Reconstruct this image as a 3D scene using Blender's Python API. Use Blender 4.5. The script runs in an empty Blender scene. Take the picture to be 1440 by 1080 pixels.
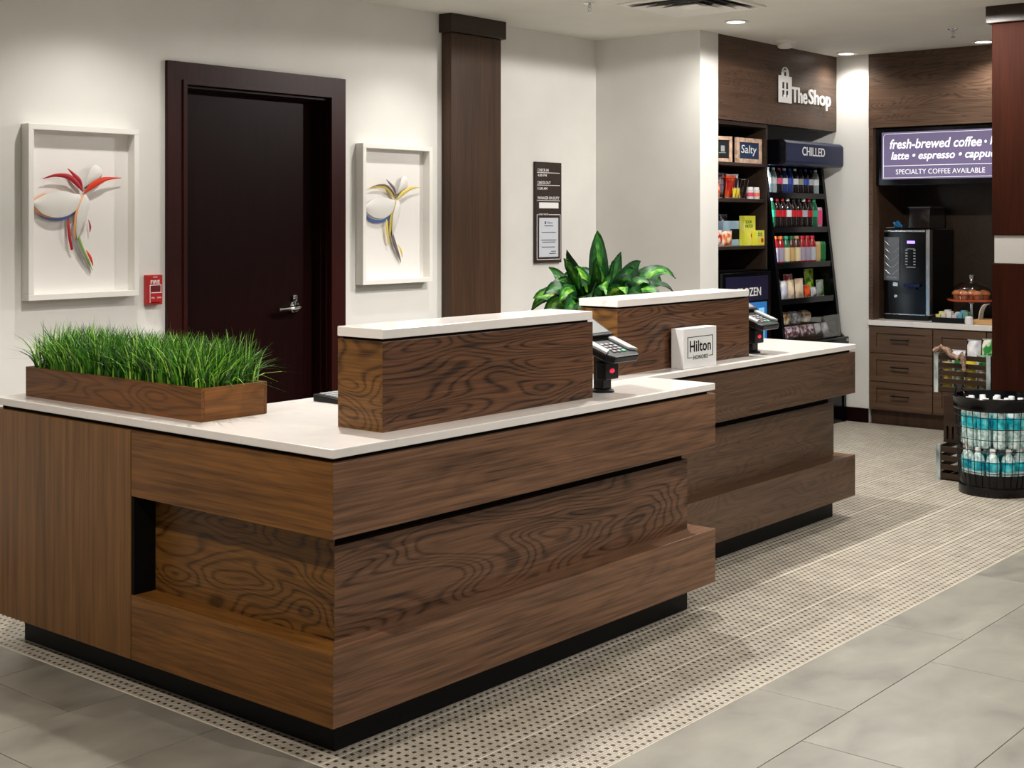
import bpy, bmesh, math, random
from mathutils import Vector, Matrix
random.seed(7)
C = bpy.context.scene.collection
sc = bpy.context.scene
PI = math.pi

# ------------------------------------------------------------ camera
cam_d = bpy.data.cameras.new('camera')
cam = bpy.data.objects.new('camera', cam_d); C.objects.link(cam)
cam.location = (0, 0, 1.5)
cam.rotation_euler = (PI/2, 0, math.radians(39.77) - PI/2)   # the desks run along X, 39.77 degrees right of the view axis
cam_d.sensor_width = 36; cam_d.lens = 36*1923/1440
cam_d.shift_y = -231/1440
cam_d.clip_start = .05; cam_d.clip_end = 100
sc.camera = cam
# ------------------------------------------------------------ world, view
w = bpy.data.worlds.new('world'); sc.world = w; w.use_nodes = True
w.node_tree.nodes['Background'].inputs[0].default_value = (1, .985, .96, 1)
w.node_tree.nodes['Background'].inputs[1].default_value = .33
sc.view_settings.view_transform = 'Standard'; sc.view_settings.look = 'None'
sc.view_settings.exposure = -.18; sc.view_settings.gamma = 1; sc.view_settings.use_curve_mapping = False

# downlights: (x, y, watts, colour, half angle deg, label)
WARM = (1, .88, .74); NEUT = (1, .965, .91)
CEIL = 2.7215
LAMPS = [   # x, y, watts, colour, half angle, edge softness, label
 (5.37, 3.62, 215, NEUT, 60, .4, 'round recessed downlight above the far reception desk'),
 (3.30, 3.60, 175, NEUT, 58, .4, 'round recessed downlight above the near reception desk'),
 (3.55, 4.94, 54, NEUT, 62, .85, 'recessed downlight washing the red flower artwork'),
 (5.56, 4.94, 50, NEUT, 62, .85, 'recessed downlight washing the yellow flower artwork'),
 (7.353, 4.326, 42, NEUT, 74, .9, 'small lit recessed ceiling downlight beside the air vent'),
 (9.275, 4.53, 20, NEUT, 74, .9, 'lit ceiling downlight above the cooler, beside the white corner wall'),
 (9.257, 3.507, 30, NEUT, 66, .8, 'lit ceiling downlight above the coffee counter, half behind the pillar'),
 (7.05, 3.15, 170, NEUT, 87, .06, 'recessed downlight over the aisle in front of the shop'),
 (5.6, .9, 130, NEUT, 80, .4, 'added unseen fill downlight over the grey floor tiles'),  # added lobby fill lamp out of view, lifts the floor
 (3.2, .1, 150, NEUT, 82, .4, 'added unseen fill downlight in front of the near desk corner'),  # added lamp on the camera side, fills the desk fronts
 (1.0, 2.9, 150, (1, .9, .8), 74, .6, 'warm recessed downlight left of the near desk'),
]

# ------------------------------------------------------------ helpers
ORG = {}
class MB:
    def __init__(s): s.v = []; s.f = []; s.m = []; s.uv = None
    def raw(s, v, f, m=0):
        o = len(s.v); s.v += [tuple(p) for p in v]; s.f += [tuple(i+o for i in q) for q in f]; s.m += [m]*len(f); return s
    def box(s, x0, x1, y0, y1, z0, z1, b=0, m=0):
        if b:
            bm = bmesh.new(); bmesh.ops.create_cube(bm, size=1)
            for v in bm.verts: v.co = Vector(((x0+x1)/2+v.co.x*(x1-x0), (y0+y1)/2+v.co.y*(y1-y0), (z0+z1)/2+v.co.z*(z1-z0)))
            bmesh.ops.bevel(bm, geom=bm.edges[:], offset=b, segments=2, affect='EDGES', profile=.5)
            return s.bm(bm, m)
        v = [(x, y, z) for z in (z0, z1) for y in (y0, y1) for x in (x0, x1)]
        return s.raw(v, [(0,2,3,1),(4,5,7,6),(0,1,5,4),(2,6,7,3),(0,4,6,2),(1,3,7,5)], m)
    def bm(s, bm, m=0):
        bm.verts.ensure_lookup_table(); bm.verts.index_update()
        s.raw([v.co[:] for v in bm.verts], [[v.index for v in f.verts] for f in bm.faces], m); bm.free(); return s
    def prism(s, poly, a0, a1, ax='z', b=0, m=0):
        def P(p, a): return (p[0], p[1], a) if ax == 'z' else ((p[0], a, p[1]) if ax == 'y' else (a, p[0], p[1]))
        n = len(poly); v = [P(p, a0) for p in poly]+[P(p, a1) for p in poly]
        f = [tuple(range(n-1, -1, -1)), tuple(range(n, 2*n))]+[(i, (i+1) % n, n+(i+1) % n, n+i) for i in range(n)]
        bm = bmesh.new(); bv = [bm.verts.new(p) for p in v]
        for q in f: bm.faces.new([bv[i] for i in q])
        bmesh.ops.recalc_face_normals(bm, faces=bm.faces[:])
        if b: bmesh.ops.bevel(bm, geom=bm.edges[:], offset=b, segments=2, affect='EDGES', profile=.5)
        return s.bm(bm, m)
    def lathe(s, prof, c=(0, 0, 0), n=16, m=0, sc_=(1, 1)):
        v = []; f = []
        for r, z in prof:
            for i in range(n):
                a = 2*PI*i/n; v.append((c[0]+r*math.cos(a)*sc_[0], c[1]+r*math.sin(a)*sc_[1], c[2]+z))
        for k in range(len(prof)-1):
            for i in range(n):
                j = (i+1) % n; f.append((k*n+i, k*n+j, (k+1)*n+j, (k+1)*n+i))
        closed = prof[0] == prof[-1]
        if prof[0][0] > 1e-6 and not closed: f.append(tuple(range(n-1, -1, -1)))
        if not closed and prof[-1][0] > 1e-6: f.append(tuple((len(prof)-1)*n+i for i in range(n)))
        return s.raw(v, f, m)
    def tube(s, pts, r, n=6, m=0, closed=False):
        pts = [Vector(p) for p in pts]; N = len(pts); v = []; f = []
        for i, p in enumerate(pts):
            a = pts[(i-1) % N] if (closed or i) else p; b = pts[(i+1) % N] if (closed or i < N-1) else p
            t = (b-a).normalized() if (b-a).length > 1e-9 else Vector((0, 0, 1))
            u = t.cross(Vector((0, 0, 1)) if abs(t.z) < .9 else Vector((1, 0, 0))).normalized(); w_ = t.cross(u)
            rr = r[i] if isinstance(r, (list, tuple)) else r
            for k in range(n):
                an = 2*PI*k/n; v.append(p+u*rr*math.cos(an)+w_*rr*math.sin(an))
        for i in range(N if closed else N-1):
            for k in range(n):
                j = (i+1) % N; l = (k+1) % n; f.append((i*n+k, i*n+l, j*n+l, j*n+k))
        if not closed: f += [tuple(range(n-1, -1, -1)), tuple((N-1)*n+k for k in range(n))]
        return s.raw(v, f, m)
    def xf(s, M): s.v = [tuple(M @ Vector(p)) for p in s.v]; return s
    def bounds(s):
        return [min(p[i] for p in s.v) for i in range(3)], [max(p[i] for p in s.v) for i in range(3)]
    def mesh(s, name, mats, off=(0, 0, 0), smooth=False):
        me = bpy.data.meshes.new(name)
        me.from_pydata([(p[0]-off[0], p[1]-off[1], p[2]-off[2]) for p in s.v], [], s.f)
        for mt in (mats if isinstance(mats, (list, tuple)) else [mats]): me.materials.append(mt)
        me.polygons.foreach_set('material_index', s.m)
        if smooth:
            me.polygons.foreach_set('use_smooth', [True]*len(s.f)); me.update()
            me.set_sharp_from_angle(angle=math.radians(35))
        bm = bmesh.new(); bm.from_mesh(me)
        if s.uv is None: bmesh.ops.recalc_face_normals(bm, faces=bm.faces[:])
        bm.to_mesh(me); bm.free()
        if s.uv:
            l = me.uv_layers.new(name='UVMap')
            for lp in me.loops: l.data[lp.index].uv = s.uv[lp.vertex_index]
        me.update(); return me

def tag(o, label=None, cat=None, group=None, kind=None):
    if label: o['label'] = label
    if cat: o['category'] = cat
    if group: o['group'] = group
    if kind: o['kind'] = kind
    return o
def thing(name, loc, label, cat, group=None, rz=0, kind=None):
    o = bpy.data.objects.new(name, None); C.objects.link(o); o.empty_display_size = .05
    o.location = loc; o.rotation_euler = (0, 0, rz); ORG[o] = Vector(loc)
    return tag(o, label, cat, group, kind)
def part(name, mb, mat, parent, label=None, local=False, smooth=False, kind=None):
    off = (0, 0, 0) if local else ORG[parent]
    me = mb if isinstance(mb, bpy.types.Mesh) else mb.mesh(name, mat, off, smooth)
    o = bpy.data.objects.new(name, me); C.objects.link(o); o.parent = parent; ORG[o] = ORG[parent]
    return tag(o, label, None, None, kind)
def solo(name, mb, mat, label, cat, group=None, kind=None, smooth=False):
    lo, hi = mb.bounds(); off = Vector(((lo[0]+hi[0])/2, (lo[1]+hi[1])/2, lo[2]))
    o = bpy.data.objects.new(name, mb.mesh(name, mat, off, smooth)); C.objects.link(o); o.location = off; ORG[o] = off
    return tag(o, label, cat, group, kind)
def struct(name, mb, mat): return solo(name, mb, mat, None, None, None, 'structure')
def copy_tree(o, parent=None):
    c = o.copy(); C.objects.link(c); c.parent = parent; ORG[c] = ORG.get(o, Vector((0, 0, 0)))
    for ch in list(o.children): copy_tree(ch, c)
    return c
S_FACE = (Vector((1, 0, 0)), Vector((0, 0, 1))); W_FACE = (Vector((0, -1, 0)), Vector((0, 0, 1)))
def glyphs(body, depth=.002, shear=0, bold=0, spacing=1):
    cu = bpy.data.curves.new('t', 'FONT'); cu.body = body; cu.extrude = .0; cu.shear = shear; cu.offset = bold
    cu.resolution_u = 3; cu.space_character = spacing; cu.extrude = .05
    o = bpy.data.objects.new('t', cu); C.objects.link(o)
    dg = bpy.context.evaluated_depsgraph_get(); me = bpy.data.meshes.new_from_object(o.evaluated_get(dg))
    v = [tuple(p.co) for p in me.vertices]; f = [tuple(p.vertices) for p in me.polygons]
    bpy.data.objects.remove(o); bpy.data.curves.remove(cu); bpy.data.meshes.remove(me)
    return v, f
def text_mb(body, org, face, width, height, depth=.002, shear=0, bold=0, spacing=1, mb=None):
    v, f = glyphs(body, depth, shear, bold, spacing)
    x0 = min(p[0] for p in v); x1 = max(p[0] for p in v); y0 = min(p[1] for p in v); y1 = max(p[1] for p in v)
    U, V = face; N = U.cross(V); org = Vector(org); out = []
    for p in v:
        out.append(org+U*((p[0]-x0)/(x1-x0)*width)+V*((p[1]-y0)/(y1-y0)*height)+N*((p[2]+.05)/.1*depth))
    return (mb or MB()).raw(out, f)

# ------------------------------------------------------------ materials
def pm(name, col, rough=.5, metal=0, spec=.5, emis=None, es=0, trans=0, alpha=1, coat=0, bump=0, bscale=200):
    m = bpy.data.materials.new(name); m.use_nodes = True; b = m.node_tree.nodes['Principled BSDF']
    b.inputs['Base Color'].default_value = (*col, 1); b.inputs['Roughness'].default_value = rough
    b.inputs['Metallic'].default_value = metal; b.inputs['Specular IOR Level'].default_value = spec
    b.inputs['Transmission Weight'].default_value = trans; b.inputs['Alpha'].default_value = alpha; b.inputs['Coat Weight'].default_value = coat
    if emis: b.inputs['Emission Color'].default_value = (*emis, 1); b.inputs['Emission Strength'].default_value = es
    nt = m.node_tree; tc = nt.nodes.new('ShaderNodeTexCoord'); nz = nt.nodes.new('ShaderNodeTexNoise')
    nz.inputs['Scale'].default_value = bscale; nt.links.new(tc.outputs['Object'], nz.inputs['Vector'])
    mr = nt.nodes.new('ShaderNodeMapRange'); mr.inputs['To Min'].default_value = max(0, rough-.04); mr.inputs['To Max'].default_value = min(1, rough+.04)
    nt.links.new(nz.outputs['Fac'], mr.inputs['Value']); nt.links.new(mr.outputs[0], b.inputs['Roughness'])
    if bump:
        bp = nt.nodes.new('ShaderNodeBump'); bp.inputs['Strength'].default_value = bump; bp.inputs['Distance'].default_value = .002
        nt.links.new(nz.outputs['Fac'], bp.inputs['Height']); nt.links.new(bp.outputs[0], b.inputs['Normal'])
    return m
def srgb(r, g, b):
    f = lambda c: (c/255/12.92) if c/255 <= .04045 else ((c/255+.055)/1.055)**2.4
    return (f(r), f(g), f(b))
def ramp(nt, stops):
    r = nt.nodes.new('ShaderNodeValToRGB'); e = r.color_ramp.elements
    while len(e) < len(stops): e.new(.5)
    for k, (p, c) in zip(e, stops): k.position = p; k.color = (*c, 1) if len(c) == 3 else c
    return r
def wood(name, axis, dark, light, rough=.38, along=.55, across=4.2, K=80, ring=.55, seed=0, pores=.35, coat=0, thin=3, streak=.35, spec=.35):
    m = bpy.data.materials.new(name); m.use_nodes = True; nt = m.node_tree; N = nt.nodes; L = nt.links; b = N['Principled BSDF']
    tc = N.new('ShaderNodeTexCoord'); i = 'xyz'.index(axis)
    def mapped(a, c):
        mp = N.new('ShaderNodeMapping'); s = [c]*3; s[i] = a; mp.inputs['Scale'].default_value = s; mp.inputs['Location'].default_value = (seed*3.1, seed*1.7, seed*2.3)
        L.new(tc.outputs['Object'], mp.inputs['Vector']); return mp
    def noise(mp, d=2, dist=0):
        n = N.new('ShaderNodeTexNoise'); n.inputs['Scale'].default_value = 1; n.inputs['Detail'].default_value = d; n.inputs['Distortion'].default_value = dist
        L.new(mp.outputs[0], n.inputs['Vector']); return n
    big = noise(mapped(along, across), 1.2, .35); pore = noise(mapped(5, 190), 2); strk = noise(mapped(1.6, 48), 3); blot = noise(mapped(1.2, 3), 3)
    def mth(op, a, bb=None):
        n = N.new('ShaderNodeMath'); n.operation = op
        for k, x in enumerate((a, bb)):
            if x is None: continue
            if isinstance(x, (int, float)): n.inputs[k].default_value = x
            else: L.new(x, n.inputs[k])
        return n.outputs[0]
    s = mth('SINE', mth('MULTIPLY', big.outputs['Fac'], K)); s = mth('MULTIPLY', mth('ADD', s, 1), .5); s = mth('POWER', s, thin)
    r = mth('MULTIPLY', s, ring)
    p = mth('MULTIPLY', mth('SUBTRACT', pore.outputs['Fac'], .5), pores*2.4)
    q = mth('MULTIPLY', mth('SUBTRACT', blot.outputs['Fac'], .5), .5)
    st_ = mth('MULTIPLY', mth('SUBTRACT', strk.outputs['Fac'], .5), streak*2)
    fac = mth('SUBTRACT', mth('ADD', mth('ADD', mth('ADD', p, .66), st_), q), r)
    rp = ramp(nt, [(0, dark), (1, light)]); L.new(fac, rp.inputs[0]); L.new(rp.outputs[0], b.inputs['Base Color'])
    b.inputs['Roughness'].default_value = rough; b.inputs['Coat Weight'].default_value = coat; b.inputs['Specular IOR Level'].default_value = spec
    bp = N.new('ShaderNodeBump'); bp.inputs['Strength'].default_value = .12; bp.inputs['Distance'].default_value = .001
    L.new(pore.outputs['Fac'], bp.inputs['Height']); L.new(bp.outputs[0], b.inputs['Normal'])
    return m
def noisy(name, stops, scale, rough=.5, detail=6, stretch=(1, 1, 1), bump=0, spec=.5, dist=0):
    m = bpy.data.materials.new(name); m.use_nodes = True; nt = m.node_tree; N = nt.nodes; L = nt.links; b = N['Principled BSDF']
    tc = N.new('ShaderNodeTexCoord'); mp = N.new('ShaderNodeMapping'); mp.inputs['Scale'].default_value = stretch
    oi = N.new('ShaderNodeObjectInfo'); va = N.new('ShaderNodeVectorMath'); va.operation = 'ADD'
    sc_ = N.new('ShaderNodeVectorMath'); sc_.operation = 'SCALE'; L.new(oi.outputs['Random'], sc_.inputs['Scale']); sc_.inputs[0].default_value = (7, 5, 3)
    L.new(tc.outputs['Object'], va.inputs[0]); L.new(sc_.outputs[0], va.inputs[1]); L.new(va.outputs[0], mp.inputs['Vector'])
    n = N.new('ShaderNodeTexNoise'); n.inputs['Scale'].default_value = scale; n.inputs['Detail'].default_value = detail; n.inputs['Distortion'].default_value = dist
    L.new(mp.outputs[0], n.inputs['Vector']); rp = ramp(nt, stops); L.new(n.outputs['Fac'], rp.inputs[0]); L.new(rp.outputs[0], b.inputs['Base Color'])
    b.inputs['Roughness'].default_value = rough; b.inputs['Specular IOR Level'].default_value = spec
    if bump:
        bp = N.new('ShaderNodeBump'); bp.inputs['Strength'].default_value = bump; bp.inputs['Distance'].default_value = .003
        L.new(n.outputs['Fac'], bp.inputs['Height']); L.new(bp.outputs[0], b.inputs['Normal'])
    return m

M = {}
M['wall'] = noisy('wall_paint', [(.3, srgb(222, 220, 215)), (.7, srgb(229, 227, 222))], 3, .75, bump=.02, spec=.25)
M['ceil'] = noisy('ceiling_paint', [(.3, srgb(224, 222, 214)), (.7, srgb(230, 228, 220))], 3, .85, spec=.2)
M['whitepaint'] = pm('white_paint', srgb(235, 232, 226), .45)
M['plaster'] = pm('white_plaster_board', srgb(238, 234, 230), .6)
M['tile'] = noisy('stone_tile', [(.2, srgb(106, 102, 94)), (.45, srgb(136, 132, 122)), (.6, srgb(146, 142, 131)), (.85, srgb(166, 161, 150))], 3.4, .42, 12, (1, 1.5, 1), .03, dist=.3)
M['grout'] = pm('grout', srgb(222, 212, 196), .8); M['joint'] = pm('tile_joint', srgb(96, 88, 78), .85)
M['chip'] = noisy('mosaic_light', [(.3, srgb(172, 164, 150)), (.7, srgb(196, 188, 173))], 9, .45)
M['dot'] = noisy('mosaic_dark', [(.3, srgb(54, 44, 38)), (.7, srgb(82, 69, 60))], 30, .4)
DK, LT = srgb(48, 31, 21), srgb(138, 100, 74)
WARM_LIT_DK, WARM_LIT_LT = srgb(54, 31, 10), srgb(140, 92, 40)  # warm light on the desk's left face mixed into the oak colour
M['wood_x'] = wood('oak_stained_x', 'x', DK, LT, seed=1, along=.5, across=5, K=160, ring=.12, streak=.6, pores=.5)
M['wood_x2'] = wood('oak_cathedral_x', 'x', srgb(40, 24, 15), srgb(132, 94, 68), seed=4, along=1.4, across=7, K=140, ring=.40, pores=.45)
M['wood_x3'] = wood('oak_ledge_x', 'x', srgb(34, 19, 11), srgb(122, 82, 54), seed=21, along=1.3, across=6.5, K=170, ring=.46, pores=.45)
M['wood_y'] = wood('oak_warm_lit_y', 'y', WARM_LIT_DK, WARM_LIT_LT, seed=2, along=.5, across=5, K=160, ring=.10, streak=.55, pores=.45)
M['wood_y2'] = wood('oak_cathedral_warm_lit_y', 'y', srgb(46, 26, 8), srgb(136, 92, 42), seed=6, along=2.0, across=7, K=120, ring=.42, pores=.45)  # same warm light put into the cathedral oak's colour
M['wood_v'] = wood('veneer_vertical', 'z', srgb(64, 38, 13), srgb(138, 94, 46), seed=3, along=.05, across=9, K=20, ring=.14, pores=.3, streak=.7)
M['wood_far'] = wood('oak_far_desk', 'x', srgb(40, 27, 18), srgb(112, 84, 64), seed=5, along=1.2, across=7, K=180, ring=.2, streak=.45)
M['fascia_x'] = wood('oak_fascia_x', 'x', srgb(36, 25, 18), srgb(98, 74, 58), seed=7, along=1.2, across=8, K=190, ring=.3)
M['fascia_y'] = wood('oak_fascia_y', 'y', srgb(40, 28, 20), srgb(106, 81, 64), seed=8, along=1.2, across=8, K=190, ring=.3)
M['pillar'] = wood('pillar_veneer', 'z', srgb(38, 24, 15), srgb(76, 52, 34), seed=9, along=.06, across=9, K=14, ring=.12, rough=.42, streak=.6)
M['pillar_red'] = wood('pillar_red_veneer', 'z', srgb(24, 8, 3), srgb(52, 20, 8), seed=10, along=.3, across=6, K=40, ring=.2, rough=.6, spec=.05)
M['cap'] = wood('pillar_cap_wood', 'x', srgb(30, 22, 16), srgb(58, 44, 32), seed=11, ring=.15)
M['door'] = wood('mahogany', 'z', srgb(14, 4, 4), srgb(30, 9, 8), seed=12, along=.2, across=7, K=20, ring=.12, rough=.4, spec=.08)
M['casing'] = wood('mahogany_casing', 'z', srgb(26, 7, 6), srgb(54, 17, 13), seed=17, along=.2, across=7, K=20, ring=.12, rough=.4, spec=.15)
M['cabinet'] = wood('cabinet_wood', 'y', srgb(58, 41, 30), srgb(112, 86, 65), seed=13, across=7, ring=.15)
M['planter'] = wood('planter_wood', 'y', srgb(58, 31, 8), srgb(132, 82, 32), seed=14, along=1.5, across=9, K=90, ring=.35)
M['planter_end'] = wood('planter_end_wood', 'x', srgb(62, 35, 10), srgb(138, 88, 38), seed=18, along=1.2, across=9, K=60, ring=.25)
M['crate'] = wood('crate_wood', 'y', srgb(26, 18, 12), srgb(60, 43, 32), seed=15, across=10, ring=.2)
M['crate_grey'] = noisy('weathered_post', [(.3, srgb(96, 108, 106)), (.7, srgb(186, 194, 190))], 26, .7, stretch=(1, 1, .4))
M['shelfwood'] = wood('shelf_wood', 'x', srgb(26, 18, 14), srgb(62, 48, 40), seed=16, across=8, ring=.25)
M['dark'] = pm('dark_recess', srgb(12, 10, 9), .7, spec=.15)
M['kick'] = pm('black_laminate', srgb(10, 9, 11), .5, spec=.2)
M['black'] = pm('black_plastic', srgb(12, 12, 14), .4, spec=.25)
M['blackgloss'] = pm('black_gloss', srgb(6, 6, 9), .18, spec=.3)
M['navy'] = pm('navy_gloss', srgb(10, 26, 64), .35, spec=.3)
M['quartz'] = noisy('white_quartz', [(.3, srgb(236, 230, 225)), (.62, srgb(240, 235, 230)), (.75, srgb(226, 219, 213))], 14, .16, 8)
M['steel'] = pm('brushed_steel', (.62, .63, .65), .25, 1)
M['chrome'] = pm('chrome', (.8, .81, .83), .08, 1)
M['greymetal'] = pm('grey_panel', srgb(112, 114, 118), .35, .5)
M['silver'] = pm('silver_plastic', srgb(160, 162, 164), .4)
M['red'] = pm('red_paint', srgb(176, 22, 26), .35, coat=.2)
M['white'] = pm('white_gloss', srgb(240, 240, 240), .35)
M['lens'] = pm('lamp_lens', (1, 1, 1), .4, emis=(1, .95, .86), es=9)
M['lensoff'] = pm('smoked_lens', srgb(60, 60, 60), .3)
gm_ = bpy.data.materials.new('clear_acrylic'); gm_.use_nodes = True; gt = gm_.node_tree; gt.nodes.remove(gt.nodes['Principled BSDF'])
g1, g2, g3, g4 = gt.nodes.new('ShaderNodeBsdfTransparent'), gt.nodes.new('ShaderNodeBsdfGlossy'), gt.nodes.new('ShaderNodeMixShader'), gt.nodes.new('ShaderNodeLayerWeight')
g2.inputs['Roughness'].default_value = .06; g4.inputs['Blend'].default_value = .18; g1.inputs['Color'].default_value = (.96, .97, .97, 1)
gm5 = gt.nodes.new('ShaderNodeMath'); gm5.operation = 'MULTIPLY_ADD'; gm5.inputs[1].default_value = .5; gm5.inputs[2].default_value = .035; gt.links.new(g4.outputs['Facing'], gm5.inputs[0]); gt.links.new(gm5.outputs[0], g3.inputs[0]); gt.links.new(g1.outputs[0], g3.inputs[1]); gt.links.new(g2.outputs[0], g3.inputs[2]); gt.links.new(g3.outputs[0], gt.nodes['Material Output'].inputs[0]); M['glass'] = gm_
M['wire'] = pm('black_wire', srgb(9, 9, 10), .4, spec=.3)
M['lcd'] = pm('purple_lcd', (.1, .05, .4), .4, emis=(.30, .20, 1), es=3)
M['redled'] = pm('red_led', (.6, .02, .05), .4, emis=(1, .03, .08), es=.7)
M['greenkey'] = pm('green_key', srgb(60, 170, 130), .4)
M['soil'] = noisy('soil', [(.3, srgb(24, 17, 12)), (.7, srgb(52, 40, 30))], 60, .95)

# ------------------------------------------------------------ setting: floor
floor = struct('floor', MB().box(-3.5, 10.3, -4.5, 5.75, -.08, -.003), M['joint'])
MX0, MY0, SH = 2.553, 2.197, .308
def tile_mb(x0, x1, y0, y1):
    g = .0012; return MB().box(x0+g, x1-g, y0+g, y1-g, -.012, 0, .0012)
full_tile = {}
def floor_tile(x0, x1, y0, y1):
    if x1-x0 < .03 or y1-y0 < .03: return
    key = (round(x1-x0, 3), round(y1-y0, 3))
    if key not in full_tile: full_tile[key] = tile_mb(0, x1-x0, 0, y1-y0).mesh('floor_tile', M['tile'])
    o = bpy.data.objects.new('floor_tile', full_tile[key]); C.objects.link(o); o.parent = floor
    o.location = Vector((x0, y0, 0))-ORG[floor]
for k in range(-4, 10):
    y0 = 1.421+.457*k; y1 = y0+.457; xs = .815+.305*k
    n0 = math.floor((0-xs)/.915)
    for n in range(n0, n0+13):
        a, b = xs+.915*n, xs+.915*(n+1)
        if a > 9.4 or b < -.3: continue
        lo, hi = y0, y1
        if hi <= MY0: floor_tile(a, min(b, 9.45), lo, hi)
        elif lo < MY0:
            if b <= MX0-.005: floor_tile(a, b, lo, min(hi, 5.52))
            elif a >= MX0-.005: floor_tile(a, min(b, 9.45), lo, MY0)
            else:
                floor_tile(a, MX0-.005, lo, hi); floor_tile(MX0-.005, b, lo, MY0)
        elif lo < 5.5:
            if a < MX0-.005: floor_tile(a, min(b, MX0-.005), lo, min(hi, 5.52))
P_ = SH/10; Q_ = .0125
def sheet_mesh(nx, ny):
    mb = MB(); g = .0007; h = .0015
    def chip(x0, x1, y0, y1, m):
        x0 += g; x1 -= g; y0 += g; y1 -= g; e = .0005
        v = [(x0, y0, -h), (x1, y0, -h), (x1, y1, -h), (x0, y1, -h), (x0+e, y0+e, 0), (x1-e, y0+e, 0), (x1-e, y1-e, 0), (x0+e, y1-e, 0)]
        mb.raw(v, [(4, 5, 6, 7), (0, 1, 5, 4), (1, 2, 6, 5), (2, 3, 7, 6), (3, 0, 4, 7)], m)
    for i in range(nx):
        for j in range(ny):
            x, y = i*P_+.0012, j*P_+.0022
            px, py = (P_ if i < nx-1 else P_-.0024), (P_ if j < ny-1 else P_-.0044)
            o = (P_-Q_)/2
            chip(x, x+o, y, y+o+Q_, 0); chip(x+o, x+px, y, y+o, 0)
            chip(x+o, x+o+Q_, y+o, y+o+Q_, 1)
            chip(x+o+Q_, x+px, y+o, y+py, 0); chip(x, x+o+Q_, y+o+Q_, y+py, 0)
    mb.box(-.004, nx*P_, 0, ny*P_, -.0028, -.0012, m=2)
    me = mb.mesh('mosaic_sheet', [M['chip'], M['dot'], M['grout']]); return me
sheets = {}
def under(x0, x1, y0, y1):
    for a, b, c, d in ((2.7, 4.45, 2.9, 3.6), (2.7, 2.9, 2.9, 4.4), (4.25, 6.3, 3.22, 3.9)):
        if x0 > a and x1 < b and y0 > c and y1 < d: return True
    return False
for i in range(23):
    nx = 10 if i < 22 else 4
    for j in range(11):
        x0, y0 = MX0+i*SH, MY0+j*SH; x1, y1 = x0+nx*P_, y0+SH
        if under(x0, x1, y0, y1): continue
        if j >= 8 and i > 2: continue
        if j >= 4 and 3 <= i and x1 < 6.0: continue
        if (nx, 10) not in sheets: sheets[(nx, 10)] = sheet_mesh(nx, 10)
        o = bpy.data.objects.new('mosaic_sheet', sheets[(nx, 10)]); C.objects.link(o); o.parent = floor; o.location = Vector((x0, y0, 0))-ORG[floor]

# ------------------------------------------------------------ setting: walls, ceiling
WY = 5.53
struct('ceiling', MB().box(-3.5, 10.3, -4.5, 5.75, CEIL, CEIL+.1), M['ceil'])
dx0, dx1, dz = 4.127, 5.083, 2.168
wb = MB(); wb.box(-3.5, dx0, WY, 5.7, 0, CEIL); wb.box(dx1, 7.7, WY, 5.7, 0, CEIL); wb.box(dx0, dx1, WY, 5.7, dz, CEIL)
struct('wall_back', wb, M['wall'])
struct('wall_shop_side', MB().box(7.54, 7.762, 4.70, WY, 0, CEIL), M['wall'])
struct('wall_shop_back', MB().box(7.762, 9.46, 5.28, 5.4, 0, CEIL), M['wall'])
wr = MB(); wr.box(9.46, 9.56, 4.44, 5.4, 0, CEIL); wr.box(9.46, 9.56, -2.0, 2.9, 0, CEIL)
struct('wall_right', wr, M['wall'])
struct('wall_niche_back', MB().box(10.08, 10.2, 2.85, 4.6, 0, CEIL), M['cap'])
nl = MB(); nl.box(9.561, 10.08, 4.44, 4.56, .0, CEIL); struct('wall_niche_left', nl, M['fascia_y'])
nl = MB(); nl.box(9.561, 10.08, 2.75, 2.9, .0, CEIL); struct('wall_niche_right', nl, M['fascia_y'])
# fascia boards over the openings
struct('trim_1', MB().box(7.762, 9.46, 4.70, 4.80, 2.163, CEIL), M['fascia_x'])
struct('trim_2', MB().box(9.448, 9.56, 2.9, 4.437, 2.178, CEIL), M['fascia_y'])
struct('trim_3', MB().box(9.452, 9.56, 4.405, 4.437, .765, 2.178), M['fascia_y'])
bb = MB(); bb.prism([(4.44, 0), (4.72, 0), (4.72, .105), (4.44, .105)], 9.44, 9.46, 'x', .003)
struct('baseboard_right', bb, M['door'])
bb = MB(); bb.box(2.0, 4.0, WY-.015, WY, 0, .105, .003); bb.box(5.195, 5.98, WY-.015, WY, 0, .105, .003); bb.box(6.46, 7.525, WY-.015, WY, 0, .105, .003)
struct('baseboard_back', bb, M['door'])
bb = MB(); bb.box(7.525, 7.54, 4.70, WY-.015, 0, .105, .003); struct('baseboard_shop_side', bb, M['door'])

# door
d1 = thing('door_1', (4.6, WY, 0), None, None, kind='structure')
cs = MB()
def casing(mb, x0, x1, z1, w_, y0, y1):
    mb.box(x0, x0+w_, y0, y1, 0, z1-w_); mb.box(x1-w_, x1, y0, y1, 0, z1-w_); mb.box(x0, x1, y0, y1, z1-w_, z1)
casing(cs, 4.016, 5.19, 2.272, .108, WY-.022, WY-.0005); part('casing', cs, M['casing'], d1)
mo = MB(); casing(mo, 4.105, 5.102, 2.185, .022, WY-.03, WY-.0225); part('casing_moulding', mo, M['casing'], d1)
jb = MB(); jb.box(dx0, dx0+.02, WY, 5.69, 0, dz); jb.box(dx1-.02, dx1, WY, 5.69, 0, dz); jb.box(dx0+.02, dx1-.02, WY, 5.69, dz-.02, dz)
jb.box(dx1-.035, dx1-.02, WY+.03, WY+.07, 0, dz-.02); part('jamb', jb, M['door'], d1)
lf = part('door_leaf', MB().box(dx0+.022, dx1-.022, WY+.09, WY+.13, .008, dz-.022), M['door'], d1)
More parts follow.
